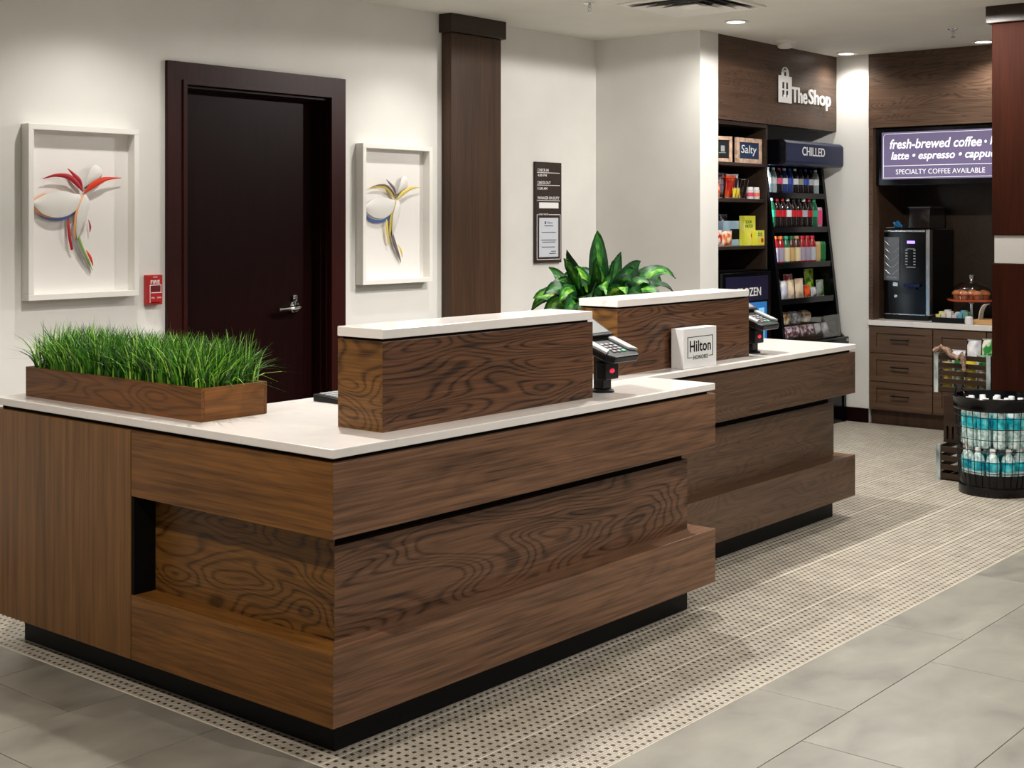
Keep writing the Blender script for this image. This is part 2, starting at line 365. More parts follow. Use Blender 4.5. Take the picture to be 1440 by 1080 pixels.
lv = MB(); ly = WY+.09; lx = 4.915; lz = 1.03
lv.xf(Matrix()); rose = MB().lathe([(.0, 0), (.033, 0), (.033, .008), (.028, .014), (.012, .016), (.011, .05), (0, .052)], n=20)
rose.xf(Matrix.Translation((lx, ly, lz)) @ Matrix.Rotation(PI/2, 4, 'X'))
rose.tube([(lx, ly-.045, lz), (lx-.03, ly-.052, lz), (lx-.08, ly-.052, lz-.005), (lx-.145, ly-.046, lz-.006)], [.015, .015, .013, .011], 10)
rose.box(lx-.018, lx+.018, ly-.016, ly-.0, lz+.03, lz+.065, .004)
part('lever_handle', rose, M['chrome'], lf, 'chrome lever handle', smooth=True)

# pillars
p = thing('wall_pillar', (6.21, 5.49, 0), 'dark brown wood pillar with block capital between yellow artwork and notice sign', 'pillar')
part('shaft', MB().box(5.985, 6.445, 5.45, WY-.001, 0, 2.612, .006), M['pillar'], p)
part('capital', MB().box(5.962, 6.468, 5.428, WY-.001, 2.612, CEIL-.001, .004), M['cap'], p)
p = thing('square_pillar', (8.05, 2.6, 0), 'reddish brown wood pillar with grey band at the right edge', 'pillar')
part('shaft', MB().box(7.78, 8.33, 2.35, 2.9, 0, 1.252, .006), M['pillar_red'], p)
part('band', MB().box(7.792, 8.318, 2.362, 2.888, 1.252, 1.411), pm('grey_band', srgb(168, 164, 158), .4), p, 'pale grey band')
part('shaft', MB().box(7.78, 8.33, 2.35, 2.9, 1.411, 2.622, .006), M['pillar_red'], p)
part('capital', MB().box(7.752, 8.36, 2.32, 2.925, 2.622, CEIL-.001, .004), M['cap'], p)

# ------------------------------------------------------------ downlights
def downlight(x, y, watts, col, half, soft, label):
    t = thing('ceiling_downlight', (x, y, CEIL), label, 'downlight', 'recessed ceiling downlights')
    part('trim_ring', MB().lathe([(.052, -.001), (.075, -.001), (.078, -.004), (.072, -.009), (.056, -.008), (.052, -.001)], n=28), M['whitepaint'], t, local=True, smooth=True)
    part('lens', MB().lathe([(0, -.0045), (.054, -.0045), (.054, -.002), (0, -.002)], n=24), M['lens'], t, local=True)
    ld = bpy.data.lights.new('downlight_beam', 'SPOT'); ld.energy = watts; ld.color = col; ld.spot_size = math.radians(2*half); ld.spot_blend = soft; ld.shadow_soft_size = .035
    lo = bpy.data.objects.new('downlight_beam', ld); C.objects.link(lo); lo.parent = t; lo.location = (0, 0, -.03)
for a in LAMPS: downlight(*a)

# ------------------------------------------------------------ reception desks
FX, FY = 2.559, 2.767; ST = .085
def L_plan(x0, y0, x1, y1, dep):      # mitred front board and left board of a band around the corner
    return ([(x0, y0), (x1, y0), (x1, y0+dep), (x0+dep, y0+dep)], [(x0, y0), (x0+dep, y0+dep), (x0+dep, y1), (x0, y1)])
k = thing('reception_desk', (3.5, 3.2, 0), 'near dark oak reception desk with stepped front and striped side panel', 'reception desk', 'reception desks')
for z0, z1 in ((.624, .832), (.106, .311)):
    a, b = L_plan(FX, FY, 4.549, 3.70, .16)
    nm = 'upper_fascia' if z0 > .5 else 'lower_fascia'
    part(nm, MB().prism(a, z0, z1, 'z', .0012), M['wood_x'], k); part(nm, MB().prism(b, z0, z1, 'z', .0012), M['wood_y'], k)
a, b = L_plan(FX+ST, FY+ST, 4.482, 3.70, .1)
part('middle_panel', MB().prism(a, .311, .578, 'z'), M['wood_x2'], k); part('middle_panel', MB().prism(b, .311, .624, 'z'), M['wood_y2'], k)
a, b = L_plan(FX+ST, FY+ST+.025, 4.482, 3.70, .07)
part('dark_strip', MB().prism(a, .578, .624, 'z'), M['dark'], k)  # near-black strip set back between middle panel and upper fascia
a, b = L_plan(FX+.02, FY+.02, 4.52, 3.70, .1)
g = MB().prism(a, .832, .845, 'z'); g.prism([(FX+.02, 3.0), (FX+.12, 3.0), (FX+.12, 4.50), (FX+.02, 4.50)], .832, .845, 'z'); part('counter_gap', g, M['dark'], k)
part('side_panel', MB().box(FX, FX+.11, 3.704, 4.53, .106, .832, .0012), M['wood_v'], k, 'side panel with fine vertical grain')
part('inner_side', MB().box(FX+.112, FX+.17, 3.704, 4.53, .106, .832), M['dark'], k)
part('recess_shade', MB().box(FX+.004, FX+.1, 3.690, 3.7035, .312, .623), M['dark'], k)  # dark sheet painting the shade on the side panel's edge
a, b = L_plan(FX+ST, FY+ST, 4.482, 4.467, .05); part('toe_kick', MB().prism(a, 0, .106, 'z'), M['kick'], k); part('toe_kick', MB().prism(b, 0, .106, 'z'), M['kick'], k)
core = MB().box(FX+.19, 4.15, FY+.2, 3.6, .11, .83); core.box(4.15, 4.47, FY+.2, 3.05, .11, .83); part('carcass', core, M['dark'], k)
ct = MB().prism([(FX, FY), (4.549, FY), (4.549, 3.086), (4.2, 3.086), (4.2, 3.64), (2.97, 3.64), (2.97, 4.53), (FX, 4.53)], .845, .871, 'z', .003)
solo('countertop', ct, M['quartz'], 'white quartz countertop on the near reception desk, under the grass planter', 'countertop', 'desk countertops')

k = thing('reception_desk', (5.3, 3.5, 0), 'far dark oak reception desk with stepped front, under the plant', 'reception desk', 'reception desks')
F2 = 3.092
for z0, z1 in ((.624, .832), (.106, .311)):
    nm = 'upper_fascia' if z0 > .5 else 'lower_fascia'
    a = [(4.22, F2), (6.43, F2), (6.27, F2+.16), (4.22, F2+.16)]; b = [(6.43, F2), (6.43, 3.9), (6.27, 3.9), (6.27, F2+.16)]
    part(nm, MB().prism(a, z0, z1, 'z', .0012), M['wood_far'], k); part(nm, MB().prism(b, z0, z1, 'z', .0012), M['wood_y'], k)
part('middle_panel', MB().box(4.22, 6.362, F2+ST, F2+.2, .311, .578), M['wood_far'], k)
part('middle_panel', MB().box(6.30, 6.362, F2+.2, 3.85, .311, .624), M['wood_y2'], k)
part('dark_strip', MB().box(4.22, 6.35, F2+ST+.025, F2+.2, .578, .624), M['dark'], k)  # near-black strip, set back as on the near desk
part('counter_gap', MB().box(4.22, 6.405, F2+.02, 3.88, .832, .845), M['dark'], k)
part('toe_kick', MB().box(4.22, 6.35, F2+ST, 3.85, 0, .106), M['kick'], k)
part('carcass', MB().box(4.22, 6.26, F2+.21, 3.89, .11, .83), M['dark'], k)
solo('countertop', MB().prism([(4.203, F2-.003), (6.433, F2-.003), (6.433, 3.97), (4.203, 3.97)], .845, .871, 'z', .003), M['quartz'], 'white quartz countertop on the far reception desk, under the white block sign', 'countertop', 'desk countertops')

def ledge(x0, y0, label):
    x1 = x0+1.044; t = thing('raised_ledge', ((x0+x1)/2, y0+.1, .871), label, 'raised ledge', 'raised desk ledges')
    d = .192
    a = [(x0, y0), (x1, y0), (x1-.05, y0+.05), (x0+.05, y0+.05)]
    part('front_board', MB().prism(a, .871, 1.139, 'z', .0012), M['wood_x3'], t)
    part('end_board', MB().prism([(x0, y0), (x0+.05, y0+.05), (x0+.05, y0+d), (x0, y0+d)], .871, 1.139, 'z', .0012), M['wood_y2'], t)
    part('end_board', MB().prism([(x1, y0), (x1, y0+d), (x1-.05, y0+d), (x1-.05, y0+.05)], .871, 1.139, 'z', .0012), M['wood_y2'], t)
    part('back_board', MB().box(x0+.05, x1-.05, y0+.06, y0+d, .871, 1.135), M['dark'], t)
    part('gap_strip', MB().box(x0+.012, x1-.015, y0+.012, y0+d-.01, 1.139, 1.147), M['dark'], t)
    part('slab', MB().box(x0, x1, y0, y0+d+.003, 1.147, 1.177, .003), M['quartz'], t, 'white quartz slab')
ledge(2.856, 2.874, 'raised dark wood ledge with white slab on the near desk')
ledge(4.503, 3.195, 'raised dark wood ledge with white slab on the far desk behind the white block sign')

# card terminals: faces -Y, local origin at the foot
def terminal(loc, label, rz=0):
    t = thing('card_terminal', loc, label, 'card terminal', 'card terminals', rz)
    part('base', MB().lathe([(0, 0), (.044, 0), (.044, .006), (.036, .011), (0, .011)], n=24), M['black'], t, local=True, smooth=True)
    part('post', MB().box(-.027, .027, -.022, .022, .011, .17, .004), M['black'], t, local=True)
    rd = part('reader_block', MB().box(-.042, .042, -.044, -.0, .048, .112, .004), M['black'], t, local=True)
    g = MB().lathe([(0, 0), (.011, 0), (.009, .003), (0, .004)], n=16, sc_=(1.4, .8)); g.xf(Matrix.Translation((.0, -.044, .080)) @ Matrix.Rotation(PI/2, 4, 'X'))
    part('indicator_light', g, M['redled'], rd, 'glowing red oval light', local=True)
    R = Matrix.Translation((.01, 0, .176)) @ Matrix.Rotation(math.radians(20), 4, 'X')
    # keypad body: plan outline extruded, tilted towards the customer
    out = [(-.098, -.085), (-.075, -.112), (.075, -.112), (.098, -.085), (.098, .09), (-.098, .09)]
    bd = part('body', MB().prism(out, -.028, 0, 'z', .006).xf(R), M['black'], t, local=True)
    for q in ([(-.098, -.085), (-.062, -.07), (-.062, .03), (-.098, .03)], [(.098, -.085), (.098, .03), (.062, .03), (.062, -.07)]):
        part('side_cheek', MB().prism(q, .0, .010, 'z', .002).xf(R), M['silver'], bd, 'silver side cheek', local=True)
    kp = MB(); gk = MB()
    for i in range(3):
        for j in range(4):
            (gk if (i == 2 and j == 0) else kp).box(-.040+i*.029, -.021+i*.029, -.078+j*.020, -.065+j*.020, 0, .004, .0012)
    part('key_pad', kp.xf(R), pm('grey_keys', srgb(128, 126, 130), .5), bd, local=True); part('enter_key', gk.xf(R), M['greenkey'], bd, 'green enter key', local=True)
    R2 = R @ Matrix.Translation((0, .035, .012)) @ Matrix.Rotation(math.radians(9), 4, 'X')
    sn = part('screen_housing', MB().box(-.098, .098, 0, .125, -.010, .006, .004).xf(R2), M['black'], t, local=True)
    part('screen', MB().box(-.084, .084, .014, .115, .006, .0075).xf(R2), pm('grey_screen', srgb(150, 152, 154), .15, coat=.5), sn, 'pale reflective screen', local=True)
terminal((4.055, 2.945, .871), 'card payment terminal on black post beside the near ledge', math.radians(0))
terminal((5.69, 3.265, .871), 'card payment terminal on black post beside the far ledge', math.radians(0))

# honors sign block
t = thing('counter_sign', (4.99, 3.16, .871), 'white block sign with black framed lettering on the far counter', 'sign')
sx0, sx1, sy = 4.872, 5.135, 3.118
part('block', MB().box(sx0, sx1, sy, sy+.062, .871, 1.04, .002), M['white'], t)
ln = MB(); x0, x1, z0, z1 = sx0+.030, sx1-.030, .915, 1.004; y_ = sy-.0008; lw = .0035
ln.box(x0, x1, y_, sy, z1-lw*.8, z1); ln.box(x0, x0+lw*1.3, y_, sy, z0, z1); ln.box(x1-lw*1.3, x1, y_, sy, z0, z1); ln.box(x0, x0+.036, y_, sy, z0, z0+lw*.8); ln.box(x1-.036, x1, y_, sy, z0, z0+lw*.8)
part('border_line', ln, M['dark'], t)
hl = text_mb('Hilton', (x0+.018, y_, .939), S_FACE, x1-x0-.036, .048, .0008, bold=.012, spacing=1.05)
part('lettering', hl, M['dark'], t); part('lettering', text_mb('HONORS', (x0+.044, y_, .907), S_FACE, x1-x0-.088, .017, .0008, bold=.01, spacing=1.25), M['dark'], t)

# keyboard behind the near ledge
t = thing('keyboard', (3.3, 3.47, .871), 'thin black and silver device lying behind the near ledge', 'keyboard')
part('case', MB().prism([(3.40, .872), (3.56, .872), (3.56, .897), (3.40, .884)], 3.20, 3.60, 'x', .003), M['black'], t)
kb = MB()
for i in range(14):
    for j in range(5): kb.box(3.215+i*.027, 3.238+i*.027, 3.415+j*.027, 3.437+j*.027, .884+j*.002, .892+j*.002, .002)
part('keys', kb, M['silver'], t)

# ------------------------------------------------------------ grass planter
t = thing('grass_planter', (2.77, 3.957, .871), 'long low wooden planter box full of green grass', 'planter')
bx = MB(); x0, x1, y0, y1, z0, z1, th = 2.642, 2.905, 3.453, 4.458, .871, .976, .013
for nm, q, mt in (('front_board', (x0, x0+th, y0, y1), 'planter'), ('back_board', (x1-th, x1, y0, y1), 'planter'), ('end_board', (x0+th, x1-th, y0, y0+th), 'planter_end'), ('end_board', (x0+th, x1-th, y1-th, y1), 'planter_end')):
    part(nm, MB().box(*q, z0, z1, .0015), M[mt], t)
part('soil', MB().box(x0+th, x1-th, y0+th, y1-th, .873, .955), M['soil'], t)
gm = bpy.data.materials.new('grass_blade'); gm.use_nodes = True; nt = gm.node_tree; b = nt.nodes['Principled BSDF']
ge = nt.nodes.new('ShaderNodeNewGeometry'); rp = ramp(nt, [(0, srgb(14, 46, 10)), (.5, srgb(48, 108, 20)), (.82, srgb(104, 172, 38)), (1, srgb(186, 226, 104))])
nt.links.new(ge.outputs['Random Per Island'], rp.inputs[0]); nt.links.new(rp.outputs[0], b.inputs['Base Color']); b.inputs['Roughness'].default_value = .4
b.inputs['Subsurface Weight'].default_value = 0; b.inputs['Transmission Weight'].default_value = 0
gr = MB(); rnd = random.Random(3)
for n in range(4200):
    bx_ = rnd.uniform(x0+.02, x1-.02); by = rnd.uniform(y0+.02, y1-.02)
    u = (bx_-(x0+x1)/2)/((x1-x0)/2); v = (by-(y0+y1)/2)/((y1-y0)/2)
    L_ = rnd.uniform(.13, .215); an = rnd.uniform(0, 2*PI)
    ox = math.cos(an)*.042+(u**3)*.05; oy = math.sin(an)*.042+(abs(v)**7)*math.copysign(.085, v)
    if rnd.random() < .12: ox *= 2; oy *= 2; L_ *= .9
    wd = rnd.uniform(.0018, .0036); wa = rnd.uniform(0, PI); wx, wy = math.cos(wa)*wd, math.sin(wa)*wd
    out = math.hypot(ox, oy); vv = []
    for s in range(5):
        q = s/4; hz = .955+L_*(q-.18*q*q*(out/.04)); k_ = 1-q**2.2*.95
        cx, cy = bx_+ox*q*q*1.15, by+oy*q*q*1.15
        vv += [(cx-wx*k_, cy-wy*k_, hz), (cx+wx*k_, cy+wy*k_, hz)]
    gr.raw(vv, [(2*s, 2*s+1, 2*s+3, 2*s+2) for s in range(4)])
part('grass', gr, gm, t, 'dense green grass blades', kind='stuff')

# ------------------------------------------------------------ framed artworks
def ribbon(pts, y_wall, lift=.02, bulge=.012, n=14, flat=False):
    """curved paper petal: pts = (x, z, half width); front surface at y_wall - lift"""
    P = [Vector(p) for p in pts]
    def cr(t):
        k_ = min(int(t), len(P)-2); f = t-k_; p0 = P[max(k_-1, 0)]; p1 = P[k_]; p2 = P[k_+1]; p3 = P[min(k_+2, len(P)-1)]
        return .5*((2*p1)+(-p0+p2)*f+(2*p0-5*p1+4*p2-p3)*f*f+(-p0+3*p1-3*p2+p3)*f**3)
    v = []; f = []; m = 5; thk = .0012
    for layer in (0, 1):
        for s in range(n+1):
            t = s/n*(len(P)-1); c = cr(t); c2 = cr(min(t+.02, len(P)-1)); c1 = cr(max(t-.02, 0)); d = Vector((c2.x-c1.x, c2.y-c1.y)).normalized(); nx, nz = -d.y, d.x
            for j in range(m):
                q = j/(m-1)*2-1; y = y_wall-lift-bulge*(1-q*q)*min(1, c.z/.02)-.008*math.sin(PI*s/n)+layer*thk
                v.append((c.x+nx*q*max(c.z, .0006), y, c.y+nz*q*max(c.z, .0006)))
    S = (n+1)*m
    for s in range(n):
        for j in range(m-1):
            a = s*m+j; f.append((a, a+1, a+m+1, a+m)); f.append((S+a, S+a+m, S+a+m+1, S+a+1))
    for s in range(n):
        for j in (0, m-1):
            a = s*m+j; f.append((a, a+m, S+a+m, S+a))
    return MB().raw(v, f)
def artwork(x0, x1, z0, z1, label, petals, nm='shadow_box_artwork'):
    t = thing(nm, ((x0+x1)/2, WY-.03, z0), label, 'artwork', 'shadow box artworks'); yb = WY-.001; yf = WY-.06; fw = .026
    for q in ((x0, x0+fw, z0+fw, z1-fw), (x1-fw, x1, z0+fw, z1-fw), (x0, x1, z0, z0+fw), (x0, x1, z1-fw, z1)):
        part('frame_rail', MB().box(q[0], q[1], yf, yb, q[2], q[3], .0015), M['whitepaint'], t)
    part('backing_board', MB().box(x0+fw, x1-fw, WY-.006, yb, z0+fw, z1-fw), M['plaster'], t)
    for pts, mt, lift, lab in petals:
        part('petal', ribbon(pts, WY-.006, lift, .006), mt, t, lab, smooth=True)
pcol = lambda n, c: pm('paper_'+n, srgb(*c), .45)
PR, PO, PW, PG, PC, PB, PY, PT, PGR = pcol('red', (170, 18, 34)), pcol('orange_red', (222, 58, 24)), pcol('white', (226, 223, 218)), pcol('grey', (150, 150, 148)), pcol('peach', (250, 176, 120)), pcol('blue', (88, 116, 190)), pcol('yellow', (226, 202, 96)), pcol('taupe', (110, 98, 98)), pcol('green', (136, 168, 70))
def art_pts(raw, cx, cy, k_):   # sketch units -> metres on the board
    return [(cx+a*k_, cy-b*k_*(.70 if b < 0 else .86), w_*k_*.8) for a, b, w_ in raw]
# sketch units: 1 = 1 cm, origin at the flower's heart
A = dict(
 left_blade=[(-22, -8.5, .2), (-16, -11, .9), (-9, -10.5, 1.5), (-4, -6, 1.6), (0, 0, .3)],
 up_blade=[(-8.2, -16, .2), (-5, -11.5, 1.1), (-2, -7.5, 1.2), (0, -2, .2)],
 right_blade=[(.4, 1.2, .2), (4.5, -4.2, 1.9), (9.5, -8, 1.8), (14, -9.8, 1.0), (22, -10.5, .2)],
 cap=[(1, -3.5, .4), (3.8, -9, 2.6), (7.2, -14.5, 4.2), (9, -18, 2.6)],
 wing=[(-1.5, 2.4, 1.2), (-6, 5.6, 6.0), (-13, 7.4, 8.0), (-21, 7.6, 6.4), (-27, 6.8, 1.2)],
 stem=[(-7.8, 15, .3), (-8, 20, 1.0), (-7.3, 27, 1.0), (-5.6, 33.5, .8)],
 body=[(1, 1.5, .4), (1, 6, 2.9), (-1.2, 14, 3.4), (-3, 22, 1.6), (-3.2, 27, .3)],
 tail=[(-3.6, 16, .3), (-3.5, 24, 1.2), (-1, 33, 1.8), (3.2, 42, 1.0), (5.4, 47, .15)],
 tip=[(2.2, 34, .2), (4.0, 38, .9), (6, 43, .2)], sliver=[(3.6, 16, .1), (4.2, 20, .6), (4.4, 23.5, .1)])
k_ = .0092
def petals(cx, cz, cols, k_=.0092):
    out = []
    for nm, mt, lift, lab in cols:
        off = nm.split('+'); raw = A[off[0]]
        if len(off) > 1:
            ddx, ddy, sw = eval(off[1]); raw = [(a+ddx, b+ddy, w_*sw) for a, b, w_ in raw]
        out.append((art_pts(raw, cx, cz, k_), mt, lift, lab))
    return out
artwork(3.256, 3.828, 1.143, 1.925, 'white framed paper flower artwork with red petals beside the fire alarm', petals(3.548, 1.628, [
 ('wing+(-1.2,.4,1.02)', PC, .010, 'peach backing layer painting a reflected edge tint'), ('wing+(.5,2.2,.96)', PB, .006, 'blue backing layer painting a reflected tint'), ('wing', PW, .020, 'broad white petal'), ('left_blade', PR, .022, 'dark red petal'), ('up_blade', PR, .018, 'short red petal'), ('cap+(1,1.2,.95)', PG, .008, 'grey under petal'), ('cap', PW, .020, 'white top petal'), ('right_blade', PO, .024, 'orange red petal'),  # peach and blue layers paint the colour reflected off the petal backs
 ('tail', PG, .008, 'grey tail'), ('tail+(.6,-1,.5)', PGR, .012, 'green tail edge'), ('body+(-.9,.2,1)', PC, .016, 'peach backing painting a reflected tint on the stem edge'), ('body', PW, .022, 'white stem petal'), ('stem', PR, .014, 'red stem'), ('tip', PO, .016, 'red tip'), ('sliver', PR, .012, 'red sliver')]))
artwork(5.285, 5.848, 1.138, 1.925, 'white framed paper flower artwork with yellow and blue petals beside the wall pillar', petals(5.578, 1.625, [
 ('wing+(-.4,1.0,1.0)', PW, .010, 'white lower layer'), ('wing+(.5,4.6,.8)', PB, .006, 'blue backing layer painting a reflected tint'), ('wing', PW, .020, 'broad white petal'), ('left_blade+(0,1.2,1)', PY, .014, 'yellow petal edge'), ('left_blade+(0,0,.5)', PT, .020, 'taupe petal'), ('up_blade', PT, .018, 'taupe short petal'), ('cap+(1,1.2,.95)', PG, .008, 'grey under petal'), ('cap', PW, .020, 'white top petal'), ('right_blade+(0,.6,.8)', PY, .022, 'yellow petal'),
 ('tail', PT, .010, 'taupe tail'), ('body+(-1.4,.6,.9)', PY, .012, 'yellow stem edge'), ('body', PW, .022, 'white stem petal'), ('stem', PY, .014, 'yellow stem'), ('tip', PY, .016, 'yellow tip')]))

# fire alarm pull station
t = thing('fire_alarm', (3.937, WY-.02, 1.093), 'red fire alarm pull station between red artwork and door', 'fire alarm')
ax0, ax1, az0, az1 = 3.893, 3.98, 1.094, 1.236
part('housing', MB().box(ax0, ax1, WY-.032, WY-.001, az0, az1, .003), M['red'], t)
part('pull_handle', MB().box(ax0+.016, ax1-.012, WY-.040, WY-.032, az0+.012, az0+.06, .002), M['red'], t)
part('recess', MB().box(ax0+.018, ax1-.014, WY-.0335, WY-.032, az0+.062, az0+.092), pm('dark_red', srgb(96, 8, 12), .4), t)
al = MB(); al.box(ax0+.013, ax1-.009, WY-.034, WY-.032, az0+.092, az0+.095); al.box(ax0+.013, ax0+.016, WY-.034, WY-.032, az0+.01, az0+.092); al.box(ax1-.012, ax1-.009, WY-.034, WY-.032, az0+.01, az0+.092); al.box(ax0+.016, ax1-.012, WY-.041, WY-.040, az0+.056, az0+.059)
part('outline', al, M['white'], t)
lt = text_mb('FIRE', (ax0+.018, WY-.032, az0+.1), S_FACE, .052, .017, .001, bold=.01)
text_mb('PULL', (ax0+.018, WY-.040, az0+.03), S_FACE, .018, .007, .001, mb=lt); text_mb('DOWN', (ax0+.05, WY-.040, az0+.03), S_FACE, .022, .007, .001, mb=lt)
lt.box(ax0+.032, ax0+.056, WY-.033, WY-.032, az0+.130, az0+.133)
part('lettering', lt, M['white'], t)

# notice sign
t = thing('notice_sign', (6.99, WY-.01, 1.22), 'tall dark brown sign with check-in and check-out times above the plant', 'sign')
sx, sz0, sz1, yf = 6.858, 1.220, 1.874, WY-.02; sw = .272
part('panel', MB().box(sx, sx+sw, yf, WY-.001, sz0, sz1, .001), pm('dark_brown_sign', srgb(42, 24, 18), .4), t)
lt = MB()
def line(s, x, z, w_, h, sp=1): text_mb(s, (x, yf, z), S_FACE, w_, h, .0008, bold=.008, spacing=sp, mb=lt)
line('CHECK-IN', sx+.02, 1.812, .115, .019); line('4:00 PM', sx+.02, 1.779, .095, .017)
line('CHECK-OUT', sx+.02, 1.731, .135, .019); line('11:00 AM', sx+.02, 1.694, .1, .017); line('MANAGER ON DUTY', sx+.02, 1.632, .228, .019); line('DAILY RATE', sx+.035, 1.530, .095, .010)
for z in (1.803, 1.722, 1.622): lt.box(sx+.015, sx+sw-.02, yf-.0008, yf, z, z+.004)
for q in ((sx+.012, sx+.03, 1.531, 1.535), (sx+.135, sx+sw-.012, 1.531, 1.535), (sx+.012, sx+.016, 1.24, 1.535), (sx+sw-.016, sx+sw-.012, 1.24, 1.535), (sx+.012, sx+sw-.012, 1.24, 1.244)): lt.box(q[0], q[1], yf-.0008, yf, q[2], q[3])
part('lettering', lt, M['white'], t)
part('name_plate', MB().box(sx+.035, sx+sw-.035, yf-.002, yf, 1.574, 1.612), M['white'], t, 'blank white name plate')
pp = part('paper_insert', MB().box(sx+.036, sx+sw-.036, yf-.0012, yf, 1.258, 1.512), pm('paper', srgb(206, 210, 220), .6), t, 'pale paper notice')
lt = MB()
for z, xa, xb in ((1.415, .06, .21), (1.365, .055, .215), (1.352, .065, .205), (1.32, .06, .20), (1.292, .16, .21), (1.278, .14, .21)):
    lt.box(sx+xa, sx+xb, yf-.0018, yf-.0012, z, z+.005)
lt.box(sx+.092, sx+.106, yf-.0018, yf-.0012, 1.472, 1.49)
text_mb('Hilton', (sx+.115, yf-.0012, 1.474), S_FACE, .06, .014, .0006, mb=lt); lt.box(sx+.09, sx+.18, yf-.0018, yf-.0012, 1.458, 1.463)
part('print', lt, pm('ink', srgb(60, 66, 82), .6), pp)

# ------------------------------------------------------------ ceiling fittings
def sprinkler(x, y, label):
    t = thing('sprinkler_head', (x, y, CEIL), label, 'sprinkler', 'sprinkler heads')
    part('escutcheon', MB().lathe([(0, -.0005), (.034, -.0005), (.034, -.004), (.018, -.010), (0, -.010)], n=20), M['chrome'], t, local=True, smooth=True)
    h = MB().lathe([(.010, -.008), (.010, -.02), (.006, -.024), (.006, -.030), (0, -.03)], n=10)
    for s in (-1, 1): h.tube([(s*.009, 0, -.018), (s*.015, 0, -.032), (s*.009, 0, -.048), (0, 0, -.053)], .0022, 6)
    h.lathe([(0, -.053), (.016, -.054), (.016, -.056), (0, -.056)], n=12)
    part('nozzle', h, M['steel'], t, local=True)
sprinkler(6.199, 4.591, 'small chrome sprinkler head on the ceiling left of the vent'); sprinkler(8.513, 3.422, 'small chrome sprinkler head on the ceiling left of the right pillar')
t = thing('smoke_detector', (8.355, 4.532, CEIL), 'white round smoke detector on the ceiling above the shop sign', 'smoke detector')
part('base', MB().lathe([(0, -.0005), (.075, -.0005), (.075, -.016), (.062, -.02), (0, -.02)], n=28), M['whitepaint'], t, local=True, smooth=True)
part('sensor_cap', MB().lathe([(.05, -.02), (.05, -.026), (.054, -.028), (.05, -.045), (.036, -.054), (0, -.056)], n=28), M['whitepaint'], t, local=True, smooth=True)
# four-way air vent: its square frame is turned along the room, seen from below
vx, vy = 6.62, 4.18
t = thing('air_vent', (vx, vy, CEIL), 'square white ceiling air vent with angled louvres', 'air vent')
def sq(a): return [(-a, -a), (a, -a), (a, a), (-a, a)]
fr = MB()
def ring(mb, a0, z0, a1, z1):
    o = [(x, y, z0) for x, y in sq(a0)]+[(x, y, z1) for x, y in sq(a1)]
    mb.raw(o, [(i, (i+1) % 4, 4+(i+1) % 4, 4+i) for i in range(4)])
ring(fr, .305, -.0005, .305, -.010); ring(fr, .305, -.010, .27, -.010); ring(fr, .27, -.010, .265, -.0005); part('frame', fr, M['whitepaint'], t, local=True)
for a in (.255, .19, .125):
    l = MB(); ring(l, a, -.022, a-.05, -.002); ring(l, a-.002, -.020, a-.052, -.0005); part('louvre', l, M['whitepaint'], t, local=True)
part('cavity', MB().box(-.262, .262, -.262, .262, -.0012, -.0006), M['lensoff'], t, local=True)
part('centre_plate', MB().box(-.07, .07, -.07, .07, -.016, -.012), M['whitepaint'], t, local=True)

# ------------------------------------------------------------ leafy plant
lm = bpy.data.materials.new('leaf_variegated'); lm.use_nodes = True; nt = lm.node_tree; b = nt.nodes['Principled BSDF']; N = nt.nodes; L = nt.links
uvn = N.new('ShaderNodeTexCoord'); sep = N.new('ShaderNodeSeparateXYZ'); L.new(uvn.outputs['UV'], sep.inputs[0])
nz = N.new('ShaderNodeTexNoise'); nz.inputs['Scale'].default_value = 7; nz.inputs['Detail'].default_value = 4; L.new(uvn.outputs['UV'], nz.inputs['Vector'])
oi = N.new('ShaderNodeObjectInfo')
def mt(op, a, b_):
    n = N.new('ShaderNodeMath'); n.operation = op
    for i, x in enumerate((a, b_)):
        if isinstance(x, (int, float)): n.inputs[i].default_value = x
        else: L.new(x, n.inputs[i])
    return n.outputs[0]
cen = mt('SUBTRACT', 1, mt('ABSOLUTE', mt('SUBTRACT', mt('MULTIPLY', sep.outputs[1], 2), 1), 0))
fac = mt('ADD', mt('MULTIPLY', cen, .55), mt('ADD', mt('MULTIPLY', mt('SUBTRACT', nz.outputs['Fac'], .5), 1.1), mt('MULTIPLY', mt('SUBTRACT', oi.outputs['Random'], .55), .5)))
rp = ramp(nt, [(.10, srgb(10, 46, 16)), (.38, srgb(26, 92, 26)), (.62, srgb(92, 152, 42)), (.88, srgb(186, 208, 96))]); L.new(fac, rp.inputs[0]); L.new(rp.outputs[0], b.inputs['Base Color'])
b.inputs['Roughness'].default_value = .45; b.inputs['Specular IOR Level'].default_value = .35
def leaf_mesh(base, tip, up, width, face, fold=.22):
    """blade from base to tip, arching by up, showing its face towards the vector face, with a folded midrib"""
    base, tip = Vector(base), Vector(tip); ctrl = (base+tip)/2+Vector((0, 0, up)); n, m = 11, 5
    v = []; uv = []; f = []
    for s in range(n+1):
        t_ = s/n; p = base*(1-t_)**2+ctrl*2*t_*(1-t_)+tip*t_*t_; d = ((ctrl-base)*(1-t_)+(tip-ctrl)*t_).normalized()
        side = d.cross(face).normalized(); nrm = side.cross(d)
        wd = width*(math.sin(PI*t_**.72)**.75)*(1-.2*t_) if 0 < s < n else .003
        for j in range(m):
            q = j/(m-1)*2-1
            v.append(p+side*q*wd*.5+nrm*(abs(q)*fold*wd*.5+.005*math.sin(t_*13+q*3))); uv.append((t_, (q+1)/2))
    for s in range(n):
        for j in range(m-1): a = s*m+j; f.append((a, a+1, a+m+1, a+m))
    mb = MB().raw(v, f); mb.uv = uv; return mb
